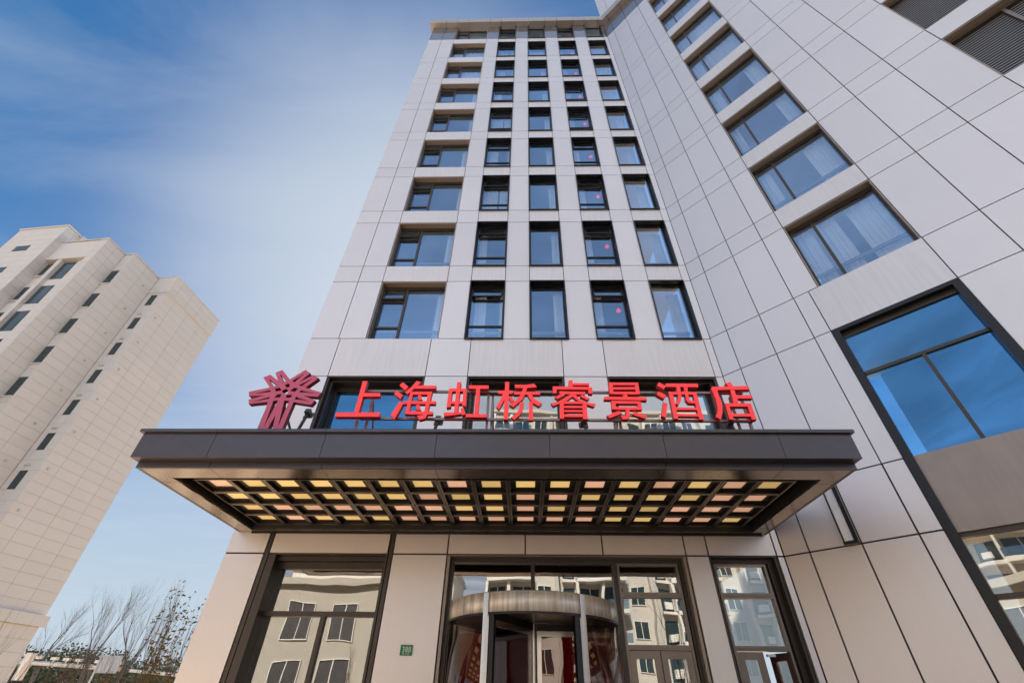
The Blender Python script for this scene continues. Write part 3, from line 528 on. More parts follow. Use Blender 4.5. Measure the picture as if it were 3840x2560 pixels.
# entrance: fixed glazing over the revolving door
x0, x1 = -1.65, 3.40
s = MB(FAC, True); s.box(x0, x1, .05, .40, ZL - .012, ZL + .08); s.box(x0 + .005, x0 + .06, .05, .30, GZ, ZL - .015); s.box(x1 - .06, x1 - .005, .05, .30, GZ, ZL - .015)
a = s.build('window', 'soffit_panel', hotel, hotel)
f = MB(FAC, True); f.box(x0 + .06, x0 + .13, .22, .42, GZ, ZL - .014); f.box(x0 + .13, x1 - .06, .22, .42, ZL - .10, ZL - .014)
f.box(.133, .216, .24, .40, 1.2, ZL - .102); f.box(1.858, 1.947, .20, .42, GZ, ZL - .102); f.box(x1 - .13, x1 - .06, .22, .42, GZ, ZL - .102); f.build('frame', 'frame_taupe_dark', a, hotel)
p = MB(FAC, True); p.box(x0 + .13, .133, .31, .32, 1.2, ZL - .10); p.box(.216, 1.858, .31, .32, 1.2, ZL - .10); p.build('pane', 'glass_clear', a, hotel)

# revolving door
C = (.17, 10.5); RD = 1.69; ZD = 1.295; ZU = 1.60
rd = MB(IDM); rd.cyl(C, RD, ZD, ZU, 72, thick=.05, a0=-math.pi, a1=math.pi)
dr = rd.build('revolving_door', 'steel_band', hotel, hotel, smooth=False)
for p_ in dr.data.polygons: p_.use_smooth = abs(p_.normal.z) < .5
q = MB(); q.cyl(C, RD - .06, ZD + .03, ZD + .06, 48); q.build('ceiling', 'frame_taupe', dr, hotel)
q = MB(); q.cyl(C, RD - .005, ZD - .035, ZD - .001, 72, thick=.06, a0=-math.pi, a1=math.pi); q.build('track', 'frame_black', dr, hotel)
q = MB(); q.cyl(C, RD - .055, ZU + .001, ZU + .02, 48); q.build('top_cover', 'frame_taupe', dr, hotel)
def onc(a, r=RD): return Vector((C[0] + r * math.sin(R_(a)), C[1] - r * math.cos(R_(a)), 0))
for a_, wdt in ((-30, 3.4), (30, 3.4)):
    q = MB(); q.cyl(C, RD + .012, GZ, ZU - .004, 6, a0=R_(a_ - wdt / 2), a1=R_(a_ + wdt / 2), thick=.11); q.build('post', 'steel', dr, hotel)
    q = MB(); sgn = 1 if a_ < 0 else -1; q.cyl(C, RD - .02, GZ, ZD - .036, 6, a0=R_(a_ + sgn * (wdt / 2 + .1) - (0 if sgn > 0 else 3.6)), a1=R_(a_ + sgn * (wdt / 2 + .1) + (3.6 if sgn > 0 else 0)), thick=.07); q.build('post_edge', 'frame_black', dr, hotel)
for a0, a1 in ((-88, -33), (33, 88)):
    q = MB(); q.cyl(C, RD - .02, GZ, ZD - .04, 28, a0=R_(a0), a1=R_(a1), thick=.012); q.build('curved_glass', 'glass_door', dr, hotel, smooth=True)
for a_ in (-84, -72, 72, 84):
    q = MB(); q.cyl(C, RD - .01, GZ, ZD - .04, 3, a0=R_(a_ - .8), a1=R_(a_ + .8), thick=.04); q.build('post', 'steel', dr, hotel)
q = MB(); q.cyl(C, .07, GZ, ZD + .02, 20); q.build('centre_post', 'steel', dr, hotel, smooth=False)
for a_ in (90, -30 + 3, -150):
    m = Matrix.Translation((C[0], C[1], 0)) @ Matrix.Rotation(R_(a_ - 90), 4, 'Z')
    q = MB(m); q.box(.075, RD - .09, -.035, .035, ZD - .10, ZD + .02); q.build('wing_header', 'frame_black', dr, hotel)
    q = MB(m); q.box(.075, .16, -.025, .025, GZ + .1, ZD - .101); q.box(RD - .17, RD - .09, -.025, .025, GZ + .1, ZD - .101); q.box(.16, RD - .17, -.025, .025, ZD - .19, ZD - .101); wgf = q.build('door_wing', 'steel', dr, hotel)
    q = MB(m); q.box(.16, RD - .17, -.006, .006, GZ + .1, ZD - .19); q.build('wing_glass', 'glass_door', dr, hotel)

# double doors beside it, and the second pair in its own opening
def doors(xa, xb, openleaf, reveal):
    s = MB(FAC, True)
    if reveal:
        s.box(reveal[0], reveal[1], .05, .30, ZL - .012, ZL + .08); s.box(reveal[0] + .005, reveal[0] + .05, .05, .30, GZ, ZL - .015); s.box(reveal[1] - .05, reveal[1] - .005, .05, .30, GZ, ZL - .015)
        s.box(reveal[0] + .05, reveal[1] - .05, .20, .45, ZL - .09, ZL - .015); s.box(reveal[1] - .15, reveal[1] - .05, .20, .45, GZ, ZL - .09)
    f = MB(FAC, True); f.ring(xa, xb, .24, .36, GZ, 2.475, .045, 0, .045)
    f.box(xa + .045, xb - .045, .24, .36, 1.83, 1.93); f.box(xa + .045, xb - .045, .24, .36, .945, 1.03)
    f.box(xa + .045, xb - .045, .222, .238, 1.868, 1.885); f.box(xa + .045, xb - .045, .222, .238, .98, .995)
    a = f.build('window', 'frame_taupe', hotel, hotel)
    if reveal: s.build('frame', 'frame_taupe_dark', a, hotel)
    p = MB(FAC, True); p.box(xa + .045, xb - .045, .30, .31, 1.93, 2.43); p.box(xa + .045, xb - .045, .30, .31, 1.03, 1.83); p.build('pane', 'glass_clear', a, hotel)
    xm = (xa + xb) / 2
    for n, (l0, l1) in enumerate(((xa + .05, xm - .008), (xm + .008, xb - .05))):
        if n == 1 and openleaf:
            m = FAC @ Matrix.Translation((l1, .26, 0)) @ Matrix.Rotation(R_(-66), 4, 'Z') @ Matrix.Translation((-(l1), 0, 0))
            q = MB(m, True)
        else: q = MB(FAC, True)
        q.ring(l0, l1, .25 if not (n == 1 and openleaf) else 0, .31 if not (n == 1 and openleaf) else .05, GZ + .02, .935, .115, .2, .125)
        d = q.build('door', 'frame_taupe', hotel, hotel)
        g_ = MB(q.m, True); y0 = .277 if not (n == 1 and openleaf) else .02
        g_.box(l0 + .115, l1 - .115, y0, y0 + .01, GZ + .22, .81); g_.build('pane', 'glass_clear', d, hotel)
    if openleaf:
        q = MB(FAC, True); q.box(xm + .06, xm + .21, .235, .30, .86, .90); q.build('door_closer', 'galv', a, hotel)
doors(1.96, 3.25, False, None)
doors(4.01, 5.10, True, (3.87, 5.286))

# lobby behind the glass
q = MB(FAC, True); q.box(-5.9, 5.1, 3.0, 3.1, GZ, 3.9); q.box(-2.75, -2.65, .45, 2.99, GZ, 3.9); q.box(-5.9, 5.1, .55, 2.99, 2.62, 2.70); q.box(-6.0, -5.9, .45, 2.99, GZ, 3.9); q.box(-5.9, 5.1, .45, 2.99, GZ + .01, GZ + .06)
q.build('lobby_wall', 'lobby', hotel, hotel)
q = MB(FAC, True); q.box(-1.5, 2.3, 2.5, 2.6, GZ + .3, 1.5); q.build('lobby_wall', 'lobby_red', hotel, hotel)

# ------------------------------------------------------------------ canopy
cx0, cx1, cyf, cyb = -6.33, 5.2, 6.78, 10.19
zu, zst, zlp, ztp = 2.995, 3.10, 3.52, 3.575
jf = [cx0 - .03, -5.12, -3.28, -1.44, .40, 2.23, 4.07, cx1 + .03]
c = MB(IDM, True)
for i in range(7):
    a0 = jf[i] + (.004 if i else 0); a1 = jf[i + 1] - (.004 if i < 6 else 0)
    c.box(a0, a1, 6.61, 6.67, zst, zlp); c.box(a0 - (.05 if i == 0 else 0), a1 + (.05 if i == 6 else 0), 6.56, 6.80, zlp + .001, ztp)
    c.box(max(a0, cx0) , min(a1, cx1), cyf, cyf + .05, zu, zst - .001)
for x, sg in ((cx0 - .03, -1), (cx1 + .03, 1)):
    xa, xb = (x, x + .06) if sg < 0 else (x - .06, x)
    for y0, y1 in ((6.671, 8.0), (8.006, 9.2), (9.206, cyb - .01)): c.box(xa, xb, y0, y1, zst, zlp); c.box(xa - (.05 if sg < 0 else -.08), xb + (.05 if sg > 0 else -.08), max(y0, 6.801), y1, zlp + .001, ztp)
for x0, x1 in ((cx0, cx0 + .05), (cx1 - .05, cx1)): c.box(x0, x1, cyf + .051, cyb, zu, zst - .001)
c.box(cx0 + .035, cx1 - .035, 6.672, cyb - .001, zst + .20, zst + .23); c.box(cx0 + .04, cx1 - .04, 6.81, cyb - .001, zlp - .1, zlp + .03)
c.box(cx0 - .02, cx1 + .02, 6.672, cyf - .001, zst, zst + .02)
can = c.build('canopy', 'canopy_metal', hotel, hotel)
ox0, ox1, oy0, oy1 = -5.98, 4.86, 7.2, 10.05
s = MB(IDM, True); g2 = .004
for i in range(7):
    a0, a1 = max(jf[i], cx0 + .05), min(jf[i + 1], cx1 - .05)
    s.box(a0 + (g2 if i else 0), a1 - (g2 if i < 6 else 0), cyf + .051, oy0, zu + .003, zu + .03)
for xa, xb in ((cx0 + .051, ox0), (ox1, cx1 - .051)):
    for y0, y1 in ((oy0 + .001, 7.38), (7.388, 8.60), (8.608, 9.75), (9.758, cyb - .03)): s.box(xa, xb, y0, y1, zu + .004, zu + .03)
s.box(ox0 + .001, ox1 - .001, oy1, cyb - .03, zu + .005, zu + .03)
s.build('soffit', 'canopy_soffit', can, hotel)
s = MB(IDM, True); s.ring(ox0, ox1, 0, 1, 0, 1, .02) if 0 else None
for bx in ((ox0 + .001, ox0 + .02, oy0, oy1, zu + .031, zu + .25), (ox1 - .02, ox1 - .001, oy0, oy1, zu + .031, zu + .25), (ox0 + .02, ox1 - .02, oy0, oy0 + .02, zu + .031, zu + .25), (ox0 + .02, ox1 - .02, oy1 - .02, oy1, zu + .031, zu + .25), (ox0 + .02, ox1 - .02, oy0 + .02, oy1 - .02, zu + .25, zu + .27)): s.box(*bx)
s.build('recess', 'black', can, hotel)
nx, ny = 17, 4; px, py = .6215, .628
gx0, gy0 = -5.89, 7.54; zg = zu + .115
fg = MB(IDM, True); cf = MB(IDM, True); plates = MB(IDM, True)
pat = ['PYYYYYYPYYYPYPYPY', 'YYYYYYPYYPPYYYYPP', 'YPPPPPPYYPYPYYPPP', 'YPYYYPPPPPPPYYPPY']
def hring(m, x0, x1, y0, y1, z0, z1, t):
    m.box(x0, x0 + t, y0, y1, z0, z1); m.box(x1 - t, x1, y0, y1, z0, z1); m.box(x0 + t, x1 - t, y0, y0 + t, z0, z1); m.box(x0 + t, x1 - t, y1 - t, y1, z0, z1)
for j in range(ny):
    for i in range(nx):
        x, y = gx0 + i * px, gy0 + j * py
        hring(fg, x + .006, x + px - .006, y + .006, y + py - .006, zg, zg + .006, .034)
        hring(cf, x + .034, x + px - .034, y + .034, y + py - .034, zg + .0065, zg + .075, .008)
        hring(plates, x + .042, x + px - .042, y + .042, y + py - .042, zg + .060, zg + .068, .098)
        l = MB(IDM, True); l.box(x + .115, x + px - .115, y + .115, y + py - .115, zg + .074, zg + .084)
        l.build('light_panel', 'light_yellow' if pat[j][i] == 'Y' else 'light_peach', can, hotel)
fg.build('coffer_flange', 'flange', can, hotel); cf.build('coffer_grid', 'coffer', can, hotel); plates.build('coffer_frame', 'coffer', can, hotel)
s = MB(IDM, True); s.box(cx0 + .3, cx1 - .1, cyb - .028, cyb + .005, zu - .03, zu + .06); s.build('trim', 'frame_black', can, hotel)
# wall light on the wing
wl = empty('wall_light', wpt(1.29, 2.57), 'long slim wall light with dark frame fixed upright to the angled wing beside the canopy', 'wall light')
m = MB(WIN); m.box(1.17, 1.41, -.05, 0, 2.57, 4.05); m.box(1.17, 1.195, -.13, -.05, 2.62, 4.05); m.box(1.355, 1.38, -.13, -.05, 2.62, 4.05); m.box(1.165, 1.40, -.14, -.05, 2.56, 2.62)
m.build('housing', 'frame_black', wl, wl)
m = MB(WIN); m.box(1.196, 1.354, -.10, -.05, 2.621, 4.05); m.build('diffuser', 'light_cool', wl, wl)

# ------------------------------------------------------------------ roof sign
sg = empty('hotel_sign', (.4, 7.3, 3.57), 'row of big red box letters on a thin metal frame above the canopy edge', 'sign')
for ch in LET:
    m = MB(); sec = []
    for n, st in enumerate(ch):
        base = len(m.f); off = n * .0018
        _, nf_, ns_ = m.prism([tuple(p) for p in st], 7.1 + off, 7.20)
        sec += list(range(base + nf_ - ns_, base + nf_))
    m.build('letter', 'letter_red', sg, sg, 'letter_side', sec)
m = MB(); y = 7.26
for z in (4.70, 4.10): m.box(-3.05, 4.12, y - .02, y + .025, z - .022, z + .022)
m.build('rail', 'rail_metal', sg, sg)
m = MB()
for x in (-3.12, -.70, 1.66, 4.09): m.box(x - .022, x + .022, y + .026, y + .07, 3.55, 4.72)
for x in (-2.95, -.62, 1.75, 3.90): m.tube([(x, y + .09, 4.6), (x + .02, 8.1, 3.5)], .022, 4); m.box(x - .02, x + .02, y + .072, y + .11, 3.55, 4.66)
m.build('post', 'rail_metal', sg, sg)
lg = empty('logo_sign', (-4.45, 7.0, 3.57), 'dusky red star-shaped emblem of woven bars standing left of the lettering on the canopy', 'sign')
m = MB(); base, nf_, ns_ = m.prism([tuple(p) for p in LOGO[0]], 6.9, 7.0, [[tuple(p) for p in h] for h in LOGO[1:]])
m.build('emblem', 'logo_red', lg, lg, 'logo_side', list(range(nf_ - ns_, nf_)))
m = MB(); m.box(-4.75, -4.7, 7.01, 7.07, 3.5, 4.5); m.box(-4.35, -4.3, 7.01, 7.07, 3.5, 4.5); m.tube([(-4.5, 7.1, 4.3), (-4.3, 8.0, 3.5)], .025, 5); m.build('post', 'rail_metal', lg, lg)
fl = [((-1.64, 7.46, 4.20), (-1.86, 7.75, 3.6), 'small grey floodlight on a slanting arm behind the second and third red letters'),
      ((1.10, 7.46, 4.16), (1.30, 7.75, 3.6), 'small grey floodlight on a slanting arm between the fifth and sixth red letters'),
      ((3.80, 7.46, 4.16), (4.15, 7.75, 3.6), 'small grey floodlight on a slanting arm behind the last red letter'),
      ((-4.15, 7.40, 4.30), (-4.45, 7.62, 3.6), 'small grey floodlight just right of the star-shaped emblem')]
for (hx, hy, hz_), foot, lab in fl:
    e = empty('floodlight', foot, lab, 'floodlight', 'floodlights behind the roof sign')
    m = MB(); m.tube([foot, (hx, hy, hz_)], .032, 8); m.build('arm', 'lamp_grey', e, e)
    mm = Matrix.Translation((hx, hy, hz_)) @ Matrix.Rotation(R_(-25), 4, 'X')
    m = MB(mm); m.add([(-.05, -.06, -.05), (.05, -.06, -.05), (.05, .05, -.04), (-.05, .05, -.04), (-.05, -.06, .05), (.05, -.06, .05), (.05, .05, .04), (-.05, .05, .04)], [(0, 3, 2, 1), (4, 5, 6, 7), (0, 1, 5, 4), (1, 2, 6, 5), (2, 3, 7, 6), (3, 0, 4, 7)])
    m.box(-.085, .085, .05, .075, -.075, .075); m.build('lamp_head', 'lamp_grey', e, e)

# house number plate
pl = empty('number_plate', (-2.235, 10.19, .73), 'small green house number plate reading 388 on the pale wall left of the revolving door', 'sign')
PX0, PX1, PZ0, PZ1 = -2.352, -2.118, .728, .898
m = MB(); m.prism([(PX0 + .008, PZ0), (PX1 - .008, PZ0), (PX1, PZ0 + .008), (PX1, PZ1 - .008), (PX1 - .008, PZ1), (PX0 + .008, PZ1), (PX0, PZ1 - .008), (PX0, PZ0 + .008)], 10.188, 10.199); m.build('plate', 'plate_green', pl, pl)
m = MB(); m.ring(PX0 - .005, PX1 + .005, 10.19, 10.1992, PZ0 - .005, PZ1 + .005, .0049); m.build('plate_edge', 'plate_white', pl, pl)
def text_mesh(s, size, x, z, y, name, mt, par, off=0, sx=1):
    cu = bpy.data.curves.new('t', 'FONT'); cu.body = s; cu.size = size; cu.align_x = 'CENTER'; cu.extrude = .0008; cu.offset = off; cu.space_character = 1.1
    ob = bpy.data.objects.new('t', cu); COL.objects.link(ob); bpy.context.view_layer.update()
    me = bpy.data.meshes.new_from_object(ob.evaluated_get(bpy.context.evaluated_depsgraph_get())); bpy.data.objects.remove(ob); bpy.data.curves.remove(cu)
    L0 = par.location
    for v in me.vertices: v.co = Vector((x + v.co.x * sx - L0.x, y - v.co.z - L0.y, z + v.co.y - L0.z))
    me.materials.clear(); me.materials.append(M[mt]); o = bpy.data.objects.new(name, me); COL.objects.link(o); o.parent = par; return o
text_mesh('388', .128, -2.232, .780, 10.1865, 'number', 'plate_white', pl, 0, .84)
text_mesh('繁 兴 路', .034, -2.238, .742, 10.186, 'street_name', 'plate_white', pl, 0)

# red pendant lamps seen through the fourth column of windows
for k, (zb, zt) in enumerate(ROWS):
    words = ['lowest', 'second lowest', 'third from the bottom', 'fourth from the bottom', 'middle', 'fourth from the top', 'third from the top', 'second highest', 'topmost'][k]
    e = empty('pendant_lamp', (3.02, 10.60, zb + 1.68), 'small glowing red pendant lamp inside the %s window of the fourth column' % words, 'lamp', 'red pendant lamps in the fourth window column')
    m = MB(); m.tube([(3.02, 10.60, zb + 1.50), (3.02, 10.60, zb + 1.54), (3.02, 10.60, zb + 1.62)], [.08, .06, .02], 12); m.build('lamp_shade', 'pendant_red', e, e)
    m = MB(); m.tube([(3.02, 10.60, zb + 1.62), (3.02, 10.60, zb + 2.3)], .003, 3); m.build('cord', 'joint', e, e)

# ------------------------------------------------------------------ residential tower on the left
TB = TWR @ Vector((-3, 2, GZ))
tw = empty('apartment_tower', TB, 'tall beige stone-clad residential tower with stepped corners and narrow windows on the left', 'tower')
def uv(face, a, d, z):      # face frames: ('F', v0) runs along u facing -v ; ('S', u0) runs along v facing +u
    return (a, face[1] + d, z) if face[0] == 'F' else (face[1] - d, a, z)
sp = MB(TWR); sj = MB(TWR); sl_ = MB(TWR)
def fbox(m, face, a0, a1, d0, d1, z0, z1):
    p, q = uv(face, a0, d0, z0), uv(face, a1, d1, z1)
    m.box(min(p[0], q[0]), max(p[0], q[0]), min(p[1], q[1]), max(p[1], q[1]), z0, z1)
g3 = .009
def clad(face, cuts, zs, holes=(), m=sp, off=0):
    for i in range(len(cuts) - 1):
        for j in range(len(zs) - 1):
            a0, a1, z0, z1 = cuts[i], cuts[i + 1], zs[j], zs[j + 1]
            if any(a0 >= h[0] - .01 and a1 <= h[1] + .01 and z0 >= h[2] - .01 and z1 <= h[3] + .01 for h in holes): continue
            fbox(m, face, a0 + g3, a1 - g3, off, off + .03, z0 + g3, z1 - g3)
def zgrid(lo, hi, ref=7.49, st=.758):
    k0 = math.ceil((lo - ref) / st + .15); r = [lo]; 
    z = ref + k0 * st
    while z < hi - .1: r.append(z); z += st
    return r + [hi]
# solid core
for bx in ((-2.07, -.03, .03, 6.72), (-3.13, -2.10, -3.23, 6.7), (-7.6, -3.16, -4.60, 6.7), (-13.3, -8.03, -5.83, 6.7), (-20, -13.33, -3.5, 6.7), (-8.03, -7.6, -4.6, 6.7)):
    top = 33.4 if bx[0] > -8 else 35.2
    sj.box(bx[0], bx[1], bx[2], bx[3], GZ, top)
# right side face with ledge and parapet band
clad(('S', 0), [0, 1.25, 3.1, 4.95, 6.75], zgrid(4.55, 31.27))
clad(('S', .035), [-.03, .9, 2.4, 3.9, 5.4, 6.79], [31.42, 32.05, 32.8, 33.5], off=-.0)
clad(('F', -.035), [-2.06, -1.0, .034], [31.42, 32.05, 32.8, 33.5])
sl_.box(-2.06, .12, -.12, 6.85, 31.27, 31.41); sl_.box(-2.06, .08, -.08, 6.82, 33.5, 33.56)
clad(('S', .22), [-.2, 1.0, 2.2, 3.4, 4.6, 5.8, 7.0], [3.85, 4.55]); sj.box(-2, .19, -.17, 6.97, 3.86, 4.54)
clad(('F', -.22), [-2.0, -.9, .22], [3.85, 4.55])
clad(('S', 0), [0, 1.25, 3.1, 4.95, 6.75], [GZ, -.9, -.1, .7, 1.5, 2.3, 3.05, 3.84])
clad(('F', 0), [-2.07, -.99, 0], [GZ, -.9, -.1, .7, 1.5, 2.3, 3.05, 3.84])
# narrow front strip with small windows
wins = []
zt_ = 31.0; hz = []
while zt_ > 6: hz.append((zt_ - 1.40, zt_)); zt_ -= 3.033
zc = sorted({4.55, 31.27} | {round(z, 3) for h in hz for z in h} | {round(h[0] - .82, 3) for h in hz if h[0] - .82 > 5})
clad(('F', 0), [-2.07, -1.54, -.84, 0], zc, [(-1.54, -.84, h[0], h[1]) for h in hz])
wins += [(('F', 0), -1.54, -.84, h[0], h[1], 1, .10) for h in hz]
# second block: side face and strip with bigger windows
clad(('S', -2.07), [-3.26, -1.63, -.04], zgrid(GZ, 33.4))
h2 = []; zt_ = 31.10
while zt_ > 2: h2.append((zt_ - 1.72, zt_)); zt_ -= 3.033
zc = sorted({GZ, 33.4} | {round(z, 3) for h in h2 for z in h} | {round(h[0] - .55, 3) for h in h2})
clad(('F', -3.26), [-3.13, -3.08, -2.25, -2.07], zc, [(-3.08, -2.25, h[0], h[1]) for h in h2])
wins += [(('F', -3.26), -3.08, -2.25, h[0], h[1], 2, .12) for h in h2]
for h in h2: sl_.box(-3.1, -2.2, -3.36, -3.2, h[0] - .1, h[0] - .015)
# third block
clad(('S', -3.13), [-5.21, -4.2, -3.26], zgrid(GZ, 33.4))
clad(('F', -5.21), [-3.92, -3.30, -3.13], zgrid(GZ, 33.4))
# recess with paired windows behind it
fbox(sl_, ('F', -5.21), -8.0, -3.93, 0, .6, 30.95, 33.3)
h3 = []; zt_ = 30.72
while zt_ > 0: h3.append((zt_ - 1.7, zt_)); h3.append((zt_ - 2.2, zt_)); zt_ -= 3.033
for i, h in enumerate(h3):
    if i % 2 == 0: wins.append((('F', -4.86), -7.92, -6.80, h[0], h[1], 2, .10)); sl_.box(-7.95, -6.75, -5.0, -4.86, h[0] - .10, h[0] - .01)
    else: wins.append((('F', -4.86), -6.25, -4.95, h[0], h[1], 3, .10))
zc = sorted({GZ, 30.9} | {round(h[1], 3) for h in h3} | {round(h[0], 3) for h in h3[1::2]})
for (a0, a1, dd) in ((-6.75, -6.3, -.28), (-4.9, -3.93, 0)): fbox(sl_, ('F', -4.86), a0, a1, dd, .26, GZ, 30.94)
for i in range(1, len(h3), 2):
    fbox(sl_, ('F', -4.86), -7.98, -6.76, 0, .26, h3[i][0] - .83, h3[i - 1][0] - .11); fbox(sl_, ('F', -4.86), -6.29, -4.91, 0, .26, h3[i][0] - .83, h3[i][0])
# fourth block, taller
clad(('S', -8.0), [-5.86, -5.0, -4.3], zgrid(GZ, 35.1)); 
clad(('F', -5.86), [-13.3, -11.6, -10.0, -8.0], sorted(set(zgrid(GZ, 35.1)) | set()), [(-11.6, -10.0, 31.2, 32.8), (-11.6, -10.0, 28.1, 29.8)])
wins += [(('F', -5.86), -11.55, -10.02, 31.05 - 3.033 * k, 32.72 - 3.033 * k, 2, .16) for k in range(3)]
sl_.box(-13.35, -7.9, -5.95, 0, 35.15, 35.28); sl_.box(-9.2, -8.2, -3.2, -2.0, 35.3, 36.0); sl_.box(-3.2, -2.0, -3.33, 5, 33.42, 33.52); sl_.box(-7.6, -3.08, -5.28, 0, 33.42, 33.52)
clad(('F', -3.5), [-20, -18, -16, -13.3], zgrid(GZ, 35.1))
sp.build('wall', 'stone', tw, tw); sj.build('wall_core', 'stone_joint', tw, tw); sl_.build('ledge', 'stone', tw, tw)
for (face, a0, a1, z0, z1, kind, dp) in wins:
    f = MB(TWR); t = .045
    fbox(f, face, a0, a0 + t, .02, dp, z0, z1); fbox(f, face, a1 - t, a1, .02, dp, z0, z1); fbox(f, face, a0 + t, a1 - t, .02, dp, z0, z0 + t); fbox(f, face, a0 + t, a1 - t, .02, dp, z1 - t, z1)
    if kind == 2: fbox(f, face, a0 + t, a1 - t, .0, dp, (z0 + z1) / 2 - .03, (z0 + z1) / 2 + .03)
    o = f.build('window', 'frame_black', tw, tw)
    f = MB(TWR)
    if kind == 3:
        n = 9
        for i in range(n): zz0 = z0 + t + (z1 - z0 - 2 * t) * i / n; fbox(f, face, a0 + t, a1 - t, .03, .045, zz0 + .01, zz0 + (z1 - z0 - 2 * t) / n - .012)
        f.build('louvre', 'tower_glass', o, tw)
    f = MB(TWR); fbox(f, face, a0 + t, a1 - t, -.005 if kind == 1 else -.004, .0 if kind != 3 else -.001, z0 + t, z1 - t) if 0 else fbox(f, face, a0 + t, a1 - t, .0 if kind == 3 else .002, .018, z0 + t, z1 - t)
    f.build('pane', 'tower_glass', o, tw)
# round vent caps
def vent(p, dirv_):
    m = MB(IDM); d = Vector(dirv_); a = d.cross(Vector((0, 0, 1))).normalized(); u = Vector((0, 0, 1)); vs = []; n = 10
    for j, (r_, h_) in enumerate(((.085, 0), (.085, .05), (.06, .09), (.02, .11))):
        for k in range(n): t = 6.283 * k / n; vs.append(p + d * h_ + (a * math.cos(t) + u * math.sin(t)) * r_)
    fs = [(j * n + k, j * n + (k + 1) % n, (j + 1) * n + (k + 1) % n, (j + 1) * n + k) for j in range(3) for k in range(n)] + [tuple(3 * n + k for k in range(n))]
    m.add(vs, fs); m.build('vent_cap', 'galv', tw, tw, smooth=True)
du = (TWR.to_3x3() @ Vector((1, 0, 0))); dv = (TWR.to_3x3() @ Vector((0, -1, 0)))
for k in range(8):
    z = 31.62 - .25 * (k == 0) - 3.04 * k - (.29 if k else 0)
    vent(TWR @ Vector((.03 if k else .06, .5, z)), du)
    if k < 7:
        vent(TWR @ Vector((-2.04, -.9, z + .1)), du); vent(TWR @ Vector((-1.35, -.03, z + .12)), dv); vent(TWR @ Vector((-1.1, -.03, z + .12)), dv)

# ------------------------------------------------------------------ far left: gantry pipe, sign box, lamp column
e = empty('steel_gantry', (-46, 50, GZ), 'horizontal silver pipe gantry carrying small cameras in front of the trees', 'gantry')
m = MB(); m.tube([(-50, 50, 2.55), (-38, 50, 2.12), (-37.0, 50, 2.08)], .17, 12); m.tube([(-36.2, 50, 2.0), (-31, 50, 1.72)], .13, 10); m.build('beam', 'galv', e, e)
m = MB(); m.tube([(-49, 50, GZ), (-49, 50, 2.6)], .16, 10); m.tube([(-31, 50, GZ), (-31, 50, 1.8)], .14, 10); m.build('post', 'galv', e, e)
for x in (-45.3, -43.8, -42.6, -41.4, -39.5, -37.4):
    m = MB(); z = 2.72 - (x + 46) * .036; m.box(x - .28, x + .28, 49.9, 50.2, z, z + .22); m.box(x - .04, x + .04, 50, 50.1, z - .12, z); m.build('camera_box', 'white_paint', e, e)
e = empty('sign_box', (-23.6, 30, GZ), 'white square light-box sign on a slanted-looking steel post among bare branches', 'sign')
m = MB(); m.tube([(-23.65, 30, GZ), (-23.65, 30, 1.98)], .05, 8); m.box(-23.6, -22.5, 29.9, 30.1, 1.78, 1.84); m.build('post', 'galv', e, e)
m = MB(); m.box(-23.48, -22.52, 29.92, 30.08, 1.1, 1.76); m.ring(-23.52, -22.48, 29.9, 30.1, 1.06, 1.78, .03) ; m.build('panel', 'galv', e, e)
e = empty('lamp_column', (-12.95, 14, GZ), 'slim square pale garden lamp column with a dark base at the lower left', 'lamp post')
m = MB(); m.box(-13.02, -12.87, 13.93, 14.08, .30, .88); m.build('diffuser', 'light_cool', e, e)
m = MB(); m.box(-13.03, -12.86, 13.92, 14.09, GZ, .299); m.box(-13.03, -12.86, 13.92, 14.09, .881, .92); m.build('housing', 'frame_black', e, e)

